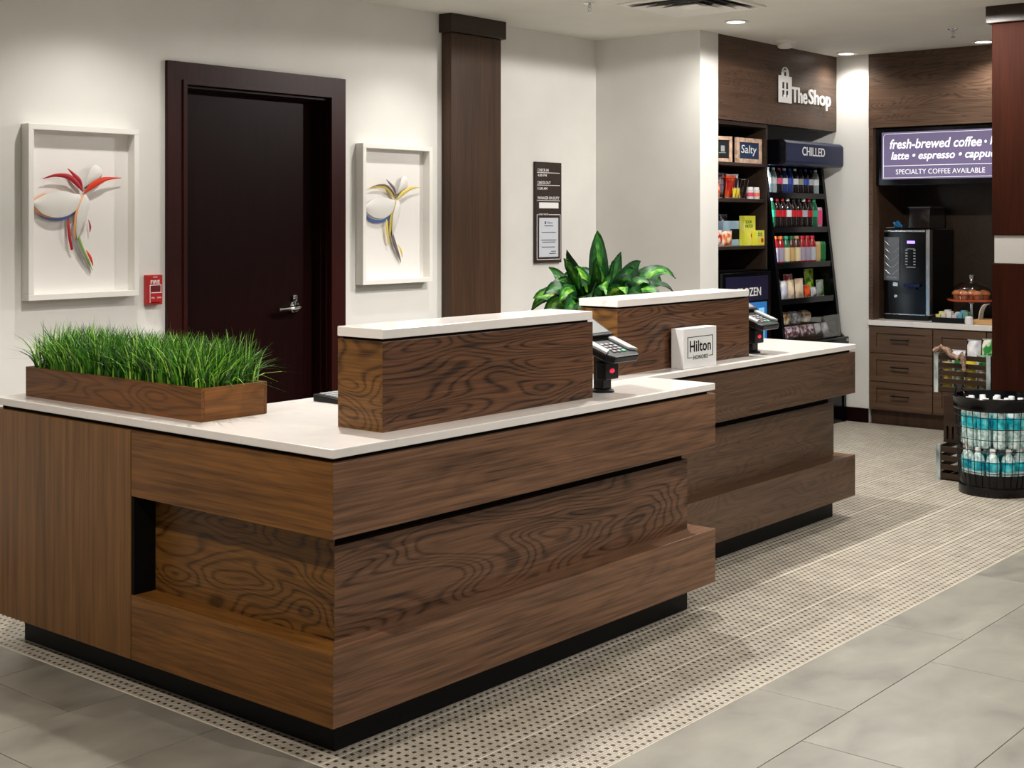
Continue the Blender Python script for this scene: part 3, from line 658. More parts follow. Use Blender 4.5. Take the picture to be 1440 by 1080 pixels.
pc = Vector((5.85, 4.27, 0)); CR = Vector((.64, -.77, 0)); CF = Vector((.77, .64, 0))
t = thing('potted_plant', pc, 'leafy green variegated plant standing behind the far ledge', 'plant')
pot = MB().lathe([(0, 0), (.15, 0), (.16, .02), (.185, .86), (.195, .88), (.195, .92), (.175, .92), (.17, .88), (0, .88)], n=28)
part('planter_pot', pot, pm('charcoal_pot', srgb(52, 50, 48), .5), t, local=True, smooth=True)
leaves = [ # tip: right, up, back of the pot centre (z .98); arch, width
 (-.350, .075, -.10, .12, .13), (-.30, -.02, -.16, .16, .13), (-.265, .245, .02, .07, .11), (-.17, .345, .05, .05, .11), (-.19, .30, -.10, .09, .10),
 (-.01, .455, -.03, .10, .12), (-.02, .31, -.12, .06, .10), (.12, .31, .06, .05, .10), (.22, .24, .0, .10, .12), (.41, .10, .05, .21, .12),
 (.39, .03, -.06, .18, .11), (.31, .02, -.15, .17, .13), (.21, .05, -.20, .16, .13), (.10, .02, -.22, .18, .14), (-.02, .01, -.24, .18, .14),
 (-.12, -.01, -.22, .2, .14), (-.22, .06, -.20, .17, .13), (-.10, .15, -.2, .14, .14), (.05, .17, -.2, .14, .14), (.16, .14, -.16, .14, .13),
 (-.25, .15, -.08, .14, .13), (.28, .14, .08, .15, .12), (-.18, .20, .1, .12, .12), (.0, .25, -.06, .1, .13), (-.33, .02, .02, .2, .12),
 (.35, .08, .14, .2, .12), (.10, .24, .16, .1, .12), (-.08, .24, .16, .1, .12), (-.27, -.09, -.02, .2, .12), (.34, -.02, .0, .18, .11), (-.06, .08, -.28, .16, .14), (.12, .08, -.27, .16, .14), (.26, .10, -.1, .14, .12), (-.2, -.06, -.25, .2, .13),
 (-.30, .10, -.2, .16, .12), (.02, .10, -.24, .2, .14), (.18, .2, -.08, .12, .12), (-.13, .25, -.1, .1, .12), (.08, .28, -.1, .08, .11), (.30, .06, -.02, .2, .12), (-.36, .0, -.06, .2, .12)]
st = MB(); rl = random.Random(11)
for i, (r_, u_, f_, ar, wd) in enumerate(leaves):
    base0 = CR*(r_*.2)+CF*(f_*.2)+Vector((0, 0, .90)); tip = CR*r_+CF*f_+Vector((0, 0, 1.02+u_*.93+max(0, r_)*.18))
    bs = base0.lerp(tip, .22)+Vector((0, 0, ar*.4))
    face = Vector((0, 0, rl.uniform(.25, 1)))-CF*rl.uniform(.2, 1.0)+CR*rl.uniform(-.9, .9)
    if u_ > .3: face = -CF+CR*rl.uniform(-1.2, .9)+Vector((0, 0, .3))
    part('leaf', leaf_mesh(bs, tip, ar*.95, wd*.95, face), lm, t, local=True, smooth=True)
    st.tube([base0, base0.lerp(bs, .5)+Vector((0, 0, .01)), bs], [.006, .005, .0035], 6)
part('stems', st, pm('stem_green', srgb(86, 128, 54), .5), t, local=True)
part('potting_soil', MB().lathe([(0, .882), (.168, .882), (.168, .905), (0, .91)], n=20), M['soil'], t, local=True)

# ------------------------------------------------------------ the shop: sign
t = thing('shop_sign', (8.9, 4.69, 2.32), 'white raised lettering with a shopping bag symbol above the cooler', 'sign')
bagx0, bagx1 = 8.532, 8.712; yb = 4.680; yf = 4.672
bg = MB(); bz0, bz1 = 2.322, 2.510; wx = [(bagx0+.042, bagx0+.084), (bagx0+.097, bagx0+.139)]; wz = [(bz0+.04, bz0+.087), (bz0+.098, bz0+.145)]
xs = [bagx0, wx[0][0], wx[0][1], wx[1][0], wx[1][1], bagx1]; zs = [bz0, wz[0][0], wz[0][1], wz[1][0], wz[1][1], bz1]
for i in range(5):
    for j in range(5):
        if i in (1, 3) and j in (1, 3): continue
        bg.box(xs[i], xs[i+1], yf, yb, zs[j], zs[j+1])
part('bag_symbol', bg, M['white'], t)
hd = MB()
for r_, o in ((.046, 0), (.026, 0)):
    hd.tube([((bagx0+bagx1)/2+r_*math.cos(a), yf+.004, bz1+.012+r_*1.05*math.sin(a) if i not in (0, 12) else bz1-.004) for i, a in enumerate([PI*q/12 for q in range(13)])], .0062, 6)
part('bag_handle', hd, M['white'], t)
part('lettering', text_mb('The', (8.722, yb-.001, 2.332), S_FACE, .222, .112, .008, bold=.012), M['white'], t)
part('lettering', text_mb('Shop', (8.968, yb-.001, 2.303), S_FACE, .345, .143, .008, bold=.012), M['white'], t)
part('standoff', MB().box(8.56, 8.68, yb, 4.6995, 2.36, 2.38), M['steel'], t)
so = MB()
for x in (8.78, 8.86, 9.05, 9.12, 9.22, 9.29): so.tube([(x, 4.679, 2.385), (x, 4.6995, 2.385)], .004, 6)
part('standoff', so, M['steel'], t)

# ------------------------------------------------------------ the shop: shelf unit
SX0, SX1, SY0, SY1 = 7.768, 8.44, 4.715, 5.15
t = thing('shelf_unit', (8.1, 4.93, 0), 'tall dark wood snack shelf left of the chilled cooler', 'shelf')
part('side_panel', MB().box(SX1-.022, SX1, SY0, SY1, 1.155, 2.16, .001), M['shelfwood'], t)
part('side_panel', MB().box(SX0, SX0+.018, SY0, SY1, 1.155, 2.16, .001), M['shelfwood'], t)
part('back_panel', MB().box(SX0+.018, SX1-.022, SY1-.012, SY1, 1.155, 2.13), M['shelfwood'], t)
for z in (1.886, 1.642, 1.322): part('shelf_board', MB().box(SX0+.018, SX1-.022, SY0+.004, SY1-.012, z-.022, z-.0008, .001), M['shelfwood'], t)
part('top_board', MB().box(SX0+.018, SX1-.022, SY0, SY1, 2.135, 2.16, .001), M['shelfwood'], t)
part('plinth', MB().box(SX0, SX1, 4.82, SY1, 0, 1.155), M['dark'], t)

# chalkboard frames
def chalk(x0, x1, y, z, h, label, txt, rz):
    w_ = x1-x0; t = thing('chalkboard_frame', ((x0+x1)/2, y, z), label, 'chalkboard', None, rz); fw = .03 if w_ > .2 else .025
    tan = noisy('whitewashed_wood', [(.3, srgb(168, 132, 108)), (.65, srgb(222, 190, 166))], 30, .7)
    a, b = -w_/2, w_/2
    for q in ((a, a+fw, fw, h-fw), (b-fw, b, fw, h-fw), (a, b, 0, fw), (a, b, h-fw, h)):
        part('frame_rail', MB().box(q[0], q[1], -.012, .012, q[2], q[3], .0015), tan, t, local=True)
    bd = part('slate', MB().box(a+fw, b-fw, -.004, .008, fw, h-fw), pm('blue_slate', srgb(30, 52, 86) if txt else srgb(22, 24, 26), .6), t, local=True)
    if txt: part('chalk_writing', text_mb(txt, (a+fw+.03, -.004, fw+.022), S_FACE, w_-2*fw-.06, h-2*fw-.04, .0008, shear=.12), M['white'], bd, local=True)
    else: part('chalk_writing', MB().box(a+fw+.02, b-fw-.03, -.0046, -.004, .06, .064).box(a+fw+.04, b-fw-.04, -.0046, -.004, .07, .11), M['silver'], bd, local=True)
chalk(8.075, 8.405, 4.75, 1.886, .172, 'chalkboard with whitewashed wood frame reading Salty', 'Salty', 0)
chalk(7.84, 8.005, 4.765, 1.886, .172, 'small dark chalkboard in pale frame left of the Salty board', None, math.radians(-14))

# generic snack shapes
def bag_mb(w_, h, th, lean=0):
    n, m = 8, 6; v = []; f = []
    for s_ in (1, -1):
        for j in range(n+1):
            for i in range(m+1):
                u, q = i/m*2-1, j/n; e = min(1, min(q, 1-q)*7)
                bul = (1-u*u)*math.sqrt(max(0, math.sin(PI*min(max((q-.05)/.9, 0), 1))))*th*.5
                ww = w_*(.5-.03*math.sin(PI*q)); v.append((u*ww, -s_*bul+lean*q*h, q*h))
    S = (n+1)*(m+1)
    for j in range(n):
        for i in range(m):
            a = j*(m+1)+i; f.append((a, a+1, a+m+2, a+m+1)); f.append((S+a, S+a+m+1, S+a+m+2, S+a+1))
    return MB().raw(v, f)
def bag_mat(name, cols, scale=14):
    return noisy(name, [(p, srgb(*c)) for p, c in cols], scale, .28, 2)
BM = {
 'red_orange': bag_mat('bag_red_orange', [(.42, (190, 26, 22)), (.55, (228, 92, 30))]), 'yellow': bag_mat('bag_yellow', [(.45, (232, 206, 60)), (.6, (240, 226, 120))]),
 'black_white': bag_mat('bag_brown_white', [(.48, (40, 24, 26)), (.54, (226, 222, 220))], 30), 'maroon': bag_mat('bag_maroon', [(.42, (58, 26, 30)), (.58, (150, 130, 140))]),
 'orange_white': bag_mat('bag_orange_white', [(.42, (206, 60, 24)), (.52, (232, 160, 110)), (.6, (240, 220, 200))], 26), 'red_white': bag_mat('bag_red_white', [(.46, (196, 26, 30)), (.54, (236, 226, 216))], 22),
 'lightblue': bag_mat('box_light_blue', [(.4, (150, 180, 206)), (.6, (182, 206, 224))], 6), 'lime': bag_mat('bag_lime', [(.5, (176, 214, 60)), (.56, (60, 110, 40))], 16),
 'green': bag_mat('bag_green', [(.48, (36, 130, 52)), (.56, (226, 226, 206))], 16), 'tan': bag_mat('bag_tan', [(.42, (206, 174, 140)), (.6, (234, 214, 186))]), 'white': bag_mat('bag_white', [(.4, (222, 220, 216)), (.62, (176, 176, 190))], 18),
 'sour': bag_mat('box_sour_yellow', [(.5, (222, 220, 70)), (.6, (232, 226, 110))], 8), 'greengrey': bag_mat('bag_green_grey', [(.48, (90, 130, 60)), (.56, (150, 156, 158))], 14),
 'cookie': bag_mat('tub_cookie', [(.4, (176, 112, 52)), (.52, (226, 190, 130)), (.62, (236, 230, 222))], 40), 'salad': bag_mat('tub_grey', [(.45, (120, 116, 128)), (.56, (216, 210, 212))], 40),
 'packet': bag_mat('packet_print', [(.45, (214, 208, 216)), (.53, (150, 110, 130)), (.6, (120, 60, 50))], 34),
}
def bag(loc, w_, h, th, mat, label, group, cat='snack bag', rz=0, lean=0, name='snack_bag'):
    t = thing(name, loc, label, cat, group, rz)
    part('pouch', bag_mb(w_, h, th, lean), BM[mat], t, local=True, smooth=True)
    for yy, zz in ((0, 0), (lean*h, h-.008)): part('crimped_seal', MB().box(-w_*.46, w_*.46, yy-.002, yy+.002, zz, zz+.008), M['silver'], t, local=True)
    return t
def carton(loc, w_, d, h, mat, label, group, rz=0, cat='box', extra=None, name='candy_box'):
    t = thing(name, loc, label, cat, group, rz)
    part('carton_body', MB().box(-w_/2, w_/2, -d/2, d/2, 0, h, .0015), BM[mat], t, local=True)
    for nm, q, m_ in (extra or []): part(nm, q, m_, t, local=True)
    return t
# second shelf
z2 = 1.642
bag((7.845, 4.77, z2), .11, .10, .05, 'orange_white', 'small orange snack bag at the left end of the middle shelf', 'snacks on the middle shelf')
bk = thing('wire_basket', (8.10, 4.83, z2), 'chrome wire basket holding candy bags on the middle shelf', 'basket')
wb_ = MB()
for z, g in ((.002, 0), (.135, .02)):
    wb_.tube([(-.125-g, -.06-g, z), (.125+g, -.06-g, z), (.125+g, .06+g, z), (-.125-g, .06+g, z)], .0025, 6, closed=True)
for i in range(7):
    x = -.125+.25*i/6; g = .02*(x/.125)
    for s_ in (-1, 1): wb_.tube([(x, s_*.06, .002), (x+g, s_*.08, .135)], .0014, 5)
for i in range(1, 4):
    y = -.06+.12*i/4
    for s_ in (-1, 1): wb_.tube([(s_*.125, y, .002), (s_*.145, y*1.3, .135)], .0014, 5)
    wb_.tube([(-.125, y, .002), (.125, y, .002)], .0014, 5)
part('wire_frame', wb_, M['chrome'], bk, local=True)
bag((8.018, 4.832, z2+.006), .07, .165, .03, 'maroon', 'dark maroon candy bag at the left of the wire basket', 'candy in the wire basket')
bag((8.075, 4.80, z2+.006), .13, .160, .03, 'red_orange', 'bright red orange candy bag in the wire basket', 'candy in the wire basket', lean=-.06)
bag((8.06, 4.855, z2+.006), .12, .172, .02, 'red_orange', 'red candy bag behind the others in the wire basket', 'candy in the wire basket')
bag((8.125, 4.778, z2+.006), .11, .07, .02, 'yellow', 'low yellow candy bag at the front of the wire basket', 'candy in the wire basket')
bag((8.19, 4.82, z2+.006), .07, .165, .026, 'black_white', 'black and white candy bag at the right of the wire basket', 'candy in the wire basket')
def gum(x, y, col, label):
    t = thing('gum_tub', (x, y, z2), label, 'tub', 'gum tubs'); part('tub', MB().lathe([(0, 0), (.024, 0), (.026, .01), (.026, .065), (0, .065)], n=14), pm('tub_white', srgb(214, 208, 212), .4), t, local=True, smooth=True)
    part('lid', MB().lathe([(0, .0655), (.022, .0655), (.022, .083), (0, .083)], n=14), M['whitepaint'], t, local=True, smooth=True)
    part('label_band', MB().lathe([(.0264, .018), (.0268, .018), (.0268, .045), (.0264, .045), (.0264, .018)], n=14), pm('band', srgb(*col), .4), t, local=True)
gum(8.287, 4.765, (206, 70, 96), 'small tub with pink band beside the wire basket'); gum(8.37, 4.765, (226, 120, 90), 'small tub with orange band, rightmost on the middle shelf')
# third shelf
z3 = 1.322
bag((7.90, 4.84, z3), .17, .185, .06, 'orange_white', 'tall orange snack bag at the left rear of the lower shelf', 'snacks on the lower shelf')
bag((7.855, 4.765, z3), .13, .11, .05, 'red_white', 'red and white snack bag at the left front of the lower shelf', 'snacks on the lower shelf')
bag((7.99, 4.77, z3), .13, .105, .05, 'orange_white', 'orange snack bag in front of the pale blue carton', 'snacks on the lower shelf')
carton((8.13, 4.845, z3), .22, .06, .17, 'lightblue', 'pale blue carton with black window on the lower shelf', 'cartons on the lower shelf', extra=[('window', MB().box(-.02, .10, -.032, -.0305, .045, .115), M['dark'])])
bag((8.17, 4.91, z3), .11, .215, .04, 'black_white', 'brown and white bag behind the pale blue carton', 'snacks on the lower shelf')
def sour(loc, w_, h, label, rz):
    heart = pm('print_red', srgb(206, 40, 26), .4); inkg = pm('print_green', srgb(70, 120, 30), .4)
    ex = []
    hm = MB().lathe([(0, 0), (.018, 0), (.018, .0006), (0, .0006)], n=12, sc_=(1, .9)); hm.xf(Matrix.Translation((w_*.18, -.0215, h*.34)) @ Matrix.Rotation(PI/2, 4, 'X')); ex.append(('print', hm, heart))
    tx = text_mb('SOUR', (-w_*.42, -.0213, h*.74), S_FACE, w_*.6, h*.11, .0006, bold=.03); text_mb('PATCH', (-w_*.42, -.0213, h*.60), S_FACE, w_*.66, h*.11, .0006, bold=.03, mb=tx); ex.append(('lettering', tx, inkg))
    carton(loc, w_, .042, h, 'sour', label, 'yellow candy boxes', rz, extra=ex)
sour((8.295, 4.79, z3), .15, .205, 'tall yellow candy box with red print on the lower shelf', 0)
sour((8.365, 4.745, z3), .10, .105, 'short yellow candy box at the right end of the lower shelf', 0)

# ------------------------------------------------------------ freezer
t = thing('freezer', (8.09, 4.9, 0), 'low black freezer with blue lit door reading FROZEN', 'freezer')
part('cabinet', MB().box(7.775, 8.41, 4.67, 4.815, .0, 1.148, .006), M['blackgloss'], t)
part('header_panel', MB().box(7.80, 8.345, 4.656, 4.669, .955, 1.118, .002), pm('frozen_navy', srgb(26, 26, 58), .3), t)
part('lettering', text_mb('FROZEN', (7.935, 4.656, .985), S_FACE, .31, .058, .0015, bold=.01), M['white'], t)
part('door_glass', MB().box(7.82, 8.33, 4.658, 4.669, .12, .94), pm('frozen_glow', (.02, .12, .3), .2, emis=(.02, .22, .7), es=.45), t, 'blue glowing glass door')
fp = MB()
for i in range(5): fp.box(7.86+i*.09, 7.93+i*.09, 4.655, 4.658, .62, .9-.05*(i % 2))
part('door_print', fp, pm('ice_print', (.3, .6, .8), .3, emis=(.30, .7, 1), es=.45), t)

# ------------------------------------------------------------ cooler
CX0, CX1 = 8.53, 9.42; CB = 5.22
t = thing('open_cooler', ((CX0+CX1)/2, 4.95, 0), 'tall dark open front cooler with navy header reading CHILLED', 'cooler')
prof = [(4.60, 0), (4.60, .62), (4.64, .66), (4.79, 1.90), (4.79, 1.96), (CB, 1.96), (CB, 0)]
for x in (CX0, CX1-.035): part('side_panel', MB().prism(prof, x, x+.035, 'x'), M['blackgloss'], t)
part('back_panel', MB().box(CX0+.035, CX1-.035, CB-.04, CB, 0, 1.96), pm('cooler_back', srgb(28, 34, 48), .3), t)
part('base', MB().box(CX0+.035, CX1-.035, 4.61, CB-.04, 0, .60), M['blackgloss'], t)
part('bumper', MB().box(CX0-.0, CX1, 4.575, 4.6, .55, .635, .012), M['blackgloss'], t)
part('badge', MB().box(CX1-.05, CX1-.02, 4.572, 4.575, .60, .62), M['silver'], t)
hp = [(4.62, 1.90), (4.635, 1.886), (4.95, 1.886), (4.95, 2.062), (4.645, 2.062), (4.62, 2.04)]
hdr = part('header', MB().prism(hp, CX0, CX1+.002, 'x', .012), M['navy'], t)
part('header_end', MB().prism([(a, b) for a, b in hp], CX0-.006, CX0+.012, 'x', .004), M['blackgloss'], hdr)
part('lettering', text_mb('CHILLED', (8.768, 4.62, 1.956), S_FACE, .345, .062, .0015, bold=.008), M['white'], hdr)
part('led_strip', MB().prism([(4.662, .70), (4.674, .70), (4.798, 1.85), (4.786, 1.85)], CX0+.0352, CX0+.041, 'x'), pm('led', (1, 1, 1), .5, emis=(.8, .93, 1), es=26), t)
part('top_duct', MB().box(CX0+.035, CX1-.035, 4.86, CB-.04, 1.90, 1.96), M['black'], t)
SHZ = [1.69, 1.445, 1.19, .935, .66]
def yfront(z): return 4.655+(z-.66)*(4.79-4.655)/(1.9-.66)
for z in SHZ:
    sh = part('wire_shelf', MB().box(CX0+.036, CX1-.036, yfront(z), CB-.045, z-.012, z-.0008, .002), M['black'], t)
    part('price_rail', MB().box(CX0+.036, CX1-.036, yfront(z)-.006, yfront(z), z-.036, z+.004), M['blackgloss'], sh)
part('crumb_guard', MB().box(CX0+.05, CX1-.05, 4.622, 4.626, .605, .80), M['glass'], t, 'clear front guard')

liquid = {}
def lq(c, tr=.0, rough=.12):
    k_ = (c, tr)
    if k_ not in liquid: liquid[k_] = pm('drink_%d' % len(liquid), srgb(*c), rough, trans=tr, coat=.3)
    return liquid[k_]
PROF = {'soda': [(0, 0), (.027, 0), (.031, .008), (.031, .06), (.028, .075), (.031, .09), (.031, .125), (.024, .155), (.0125, .178), (.0125, .190), (0, .190)],
        'tea': [(0, 0), (.028, 0), (.031, .006), (.031, .115), (.026, .135), (.016, .16), (.016, .175), (0, .175)],
        'can': [(0, 0), (.024, 0), (.029, .01), (.029, .135), (.024, .148), (0, .148)]}
BMESH = {}
def bottle(kind, loc, body, lab, cap, label, group, s=1.0, name='drink_bottle'):
    pr = PROF[kind]; t = thing(name, loc, label, 'can' if kind == 'can' else 'bottle', group); t.scale = (s, s, s)
    def sh(key, fn, mat):
        kk = (kind, key, mat.name)
        if kk not in BMESH: BMESH[kk] = fn().mesh(key, mat, smooth=True)
        return BMESH[kk]
    part('bottle_body', sh('bottle_body', lambda: MB().lathe(pr, n=14), body), None, t)
    zb = {'soda': (.072, .118), 'tea': (.012, .105), 'can': (.02, .125)}[kind]; rl = {'soda': .0316, 'tea': .0316, 'can': .0296}[kind]
    if lab: part('label_band', sh('label_band', lambda: MB().lathe([(rl-.002, zb[0]), (rl, zb[0]), (rl, zb[1]), (rl-.002, zb[1])], n=14), lab), None, t)
    if kind != 'can':
        zc = pr[-1][1]; rc = .0145 if kind == 'soda' else .0175
        part('cap', sh('cap', lambda: MB().lathe([(0, zc-.012), (rc, zc-.012), (rc, zc+.004), (rc*.9, zc+.007), (0, zc+.007)], n=14), cap), None, t)
    return t
cc = lambda n, c: pm('label_'+n, srgb(*c), .35)
LB = {n: cc(n, c) for n, c in dict(white=(224, 228, 232), blue=(44, 76, 180), red=(200, 24, 40), green=(48, 170, 130), pink=(226, 80, 130), navy=(26, 40, 90), cream=(222, 206, 170), grey=(150, 156, 150), tan=(196, 164, 110), violet=(160, 150, 170), silver=(180, 186, 190), orange=(236, 110, 40), dgreen=(20, 110, 56), black=(20, 20, 24)).items()}
ORD = ['first', 'second', 'third', 'fourth', 'fifth', 'sixth', 'seventh', 'eighth', 'ninth', 'tenth', 'eleventh']
DKC, CLR, GRN, REDL, BRN, BLU = lq((26, 14, 14)), lq((196, 214, 220), .5), lq((30, 110, 70), .2), lq((150, 18, 26)), lq((70, 36, 20)), lq((40, 60, 120))
rows = [
 (0, 'top', [('soda', CLR, 'white', 'white', 'clear bottle with white label'), ('soda', CLR, 'silver', 'white', 'clear bottle with silver label'), ('soda', DKC, 'pink', 'pink', 'dark bottle with pink label'), ('soda', BLU, 'white', 'white', 'dark bottle with white label'), ('soda', BLU, 'blue', 'blue', 'blue bottle with blue label'), ('soda', DKC, 'white', 'white', 'dark bottle with white label'), ('soda', DKC, 'grey', 'black', 'dark bottle with grey label'), ('soda', DKC, 'blue', 'blue', 'dark bottle with blue label'), ('soda', DKC, 'silver', 'black', 'dark bottle with silver label'), ('soda', CLR, 'white', 'white', 'clear bottle with white label')]),
 (1, 'second', [('soda', GRN, 'green', 'white', 'green bottle with green label'), ('soda', DKC, 'red', 'red', 'cola bottle with red label'), ('soda', DKC, 'red', 'red', 'cola bottle with red label'), ('soda', DKC, 'white', 'white', 'cola bottle with white label'), ('soda', DKC, 'red', 'black', 'cola bottle with red label'), ('soda', DKC, 'red', 'black', 'cola bottle with red label'), ('soda', DKC, 'silver', 'white', 'cola bottle with silver label'), ('soda', DKC, 'red', 'red', 'cola bottle with red label'), ('soda', GRN, 'green', 'green', 'green bottle with green label'), ('can', lq((196, 150, 170)), 'pink', None, 'pink can')]),
 (2, 'third', [('tea', REDL, 'violet', 'orange', 'red juice bottle with orange cap'), ('tea', REDL, 'violet', 'orange', 'red juice bottle with orange cap'), ('tea', GRN, 'cream', 'green', 'tea bottle with green cap and cream label'), ('tea', BRN, 'tan', 'dgreen', 'brown tea bottle with tan label'), ('tea', BRN, 'cream', 'tan', 'brown tea bottle with cream label'), ('tea', REDL, 'violet', 'red', 'red juice bottle with red cap'), ('tea', REDL, 'violet', 'red', 'red juice bottle with red cap'), ('tea', REDL, 'silver', 'red', 'red juice bottle with red cap'), ('can', lq((200, 176, 130)), 'tan', None, 'slim tan can'), ('can', lq((24, 120, 60)), 'dgreen', None, 'slim green can')])]
for si, rn, bs in rows:
    z = SHZ[si]; n = len(bs)
    for i, (kd, bd, lb, cp, desc) in enumerate(bs):
        x = CX0+.085+(CX1-CX0-.17)*i/(n-1)
        s_ = (.93 if si == 0 else 1.06) if kd != 'can' else 1.0
        nm = 'drink_can' if kd == 'can' else 'drink_bottle'
        bottle(kd, (x, yfront(z)+.045, z), bd, LB[lb], LB[cp] if cp else None, '%s, %s from left, %s cooler shelf' % (desc, ORD[i], rn), 'drinks on the %s cooler shelf' % rn, s_, nm)
        if kd == 'soda' and i % 2 == 0:
            bottle(kd, (x+.04, yfront(z)+.12, z), bd, LB[lb], LB[cp], '%s, back row behind the %s, %s cooler shelf' % (desc, ORD[i], rn), 'drinks on the %s cooler shelf' % rn, s_, nm)
z = SHZ[3]; yr = yfront(z)+.05
for x, w_, h, m_, lab in ((8.64, .13, .19, 'tan', 'tall tan snack bag at the left of the fourth cooler shelf'), (8.62, .10, .14, 'red_white', 'red and white snack bag at the left front of the fourth cooler shelf'), (8.725, .095, .13, 'white', 'white snack bag on the fourth cooler shelf'), (8.825, .095, .135, 'tan', 'tan snack bag on the fourth cooler shelf, right of the white one'), (8.95, .13, .14, 'tan', 'pale snack bag in the middle of the fourth cooler shelf'), (8.93, .14, .17, 'red_white', 'red topped snack bag behind the pale ones on the fourth cooler shelf'), (9.065, .08, .09, 'red_orange', 'small red snack bag on the fourth cooler shelf'), (9.16, .085, .07, 'white', 'low pale snack bag on the fourth cooler shelf'), (9.27, .12, .12, 'greengrey', 'grey green snack bag at the right front of the fourth cooler shelf'), (9.25, .15, .20, 'lime', 'tall lime green snack bag at the right of the fourth cooler shelf')):
    rear = h > .15
    bag((x, yr+(.075 if rear else 0), z), w_, h, .045, m_, lab, 'snacks on the fourth cooler shelf', lean=.08)
z = SHZ[4]
for i in range(4):
    t = thing('food_tub', (8.70+i*.155, yfront(z)+.17, z), 'clear tub with %s, %s from left on the bottom cooler shelf' % (('cookies', 'pastry', 'grey salad', 'nuts')[i], ORD[i]), 'tub', 'food tubs in the cooler')
    part('contents', MB().lathe([(0, .085), (.05, .085), (.062, .13), (.056, .155), (.03, .17), (0, .172)], n=14), BM[('cookie', 'cookie', 'salad', 'cookie')[i]], t, local=True, smooth=True)
    part('tub', MB().lathe([(0, 0), (.052, 0), (.068, .15), (.066, .15), (.05, .004), (0, .004)], n=16), M['glass'], t, local=True, smooth=True)
    part('riser', MB().box(-.055, .055, -.05, .05, .006, .08), M['black'], t, local=True)
for i in range(7):
    t = thing('food_packet', (8.66+i*.108, yfront(z)+.055, z), 'printed food packet, %s from left behind the clear guard' % ORD[i], 'packet', 'packets on the bottom cooler shelf')
    part('pouch', bag_mb(.1, .075, .05, .3), BM['packet' if i < 5 else 'white'], t, local=True, smooth=True)
    part('seal', MB().box(-.046, .046, .02, .024, .068, .076), M['silver'], t, local=True)

# ------------------------------------------------------------ coffee corner
GX = 9.46
def shaker(parent, y0, y1, z0, z1, name, handle=True):
    """front with a recessed panel; y0 > y1 (left to right as seen)"""
    a, b = y1+.003, y0-.003; fw = .052 if z1-z0 < .3 else .06; xf = GX-.02
    f = MB()
    for q in ((a, b, z0+.003, z0+.003+fw*.85), (a, b, z1-.003-fw*.85, z1-.003), (a, a+fw, z0+.003+fw*.85, z1-.003-fw*.85), (b-fw, b, z0+.003+fw*.85, z1-.003-fw*.85)): f.box(xf, GX, *q)
    d = part(name, f, M['cabinet'], parent)
    part('inset_panel', MB().box(xf+.012, GX, a+fw, b-fw, z0+fw*.85, z1-fw*.85), M['cabinet'], d)
    yc, zc = (a+b)/2, (z0+z1)/2+.006; hm = MB()
    if handle:
        hm.tube([(xf+.012, yc-.055, zc), (xf-.022, yc-.06, zc)], .0045, 6); hm.tube([(xf+.012, yc+.055, zc), (xf-.022, yc+.06, zc)], .0045, 6); hm.box(xf-.027, xf-.018, yc-.068, yc+.068, zc-.005, zc+.005, .002)
        part('bar_handle', hm, M['wire'], d)
def cab(y0, y1, label):
    t = thing('base_cabinet', (GX+.3, (y0+y1)/2, 0), label, 'cabinet', 'coffee corner cabinets')
    part('carcass', MB().box(GX+.001, 10.06, y1, y0, .1, .722), M['cabinet'], t); part('toe_kick', MB().box(GX+.02, 10.06, y1, y0, 0, .1), M['pillar'], t); return t
t = cab(4.428, 3.944, 'three drawer wooden base cabinet under the coffee machine')
for z0, z1 in ((.522, .717), (.313, .522), (.105, .313)): shaker(t, 4.428, 3.944, z0, z1, 'drawer')
t = cab(3.942, 3.555, 'single door wooden base cabinet behind the chip crate'); shaker(t, 3.942, 3.555, .105, .717, 'cabinet_door', False)
t = cab(3.553, 2.95, 'wooden base cabinet mostly hidden behind the right pillar'); shaker(t, 3.553, 2.95, .105, .717, 'cabinet_door', False)
solo('countertop', MB().box(9.43, 10.06, 2.93, 4.434, .724, .762, .003), M['quartz'], 'white quartz countertop under the coffee machine', 'countertop')
# menu screen
t = thing('menu_screen', (9.53, 3.9, 1.75), 'purple menu screen listing fresh-brewed coffee', 'screen')
part('bezel', MB().box(9.505, 9.56, 3.02, 4.404, 1.752, 2.172, .004), M['blackgloss'], t)
scr = pm('menu_purple', srgb(70, 60, 90), .3, emis=srgb(140, 128, 162), es=.62)
wt = pm('menu_white', (.6, .6, .6), .5, emis=(1, 1, 1), es=.85)
sp = part('display', MB().box(9.502, 9.505, 3.05, 4.358, 1.796, 2.142), scr, t)
xf = 9.502; yl = 4.358
li = MB()
def hbar(y0, y1, z0, z1): li.box(xf-.0012, xf, y1, y0, z0, z1)
hbar(yl-.012, 3.07, 1.893, 1.897); hbar(yl-.012, yl-.015, 1.806, 2.105); hbar(yl-.04, 3.07, 2.128, 2.131); hbar(yl-.012, 3.07, 1.806, 1.809)
li.tube([(xf-.0006, yl-.0135-.027*(1-math.cos(a)), 2.105+.0245*math.sin(a)) for a in [PI/2*q/6 for q in range(7)]], .0013, 4)
text_mb('fresh-brewed coffee', (xf, yl-.062, 2.018), W_FACE, .685, .072, .0012, .22, .02, mb=li); text_mb('\u2022', (xf, yl-.765, 2.040), W_FACE, .018, .022, .0012, mb=li); text_mb('hot chocolate', (xf, yl-.805, 2.026), W_FACE, .42, .062, .0012, .22, .02, mb=li)
text_mb('latte \u2022 espresso \u2022 cappuccino', (xf, yl-.072, 1.922), W_FACE, .90, .074, .0012, .22, .02, mb=li)
text_mb('SPECIALTY COFFEE AVAILABLE', (xf, yl-.11, 1.832), W_FACE, .66, .036, .0012, 0, -.004, mb=li)
part('menu_print', li, wt, sp)
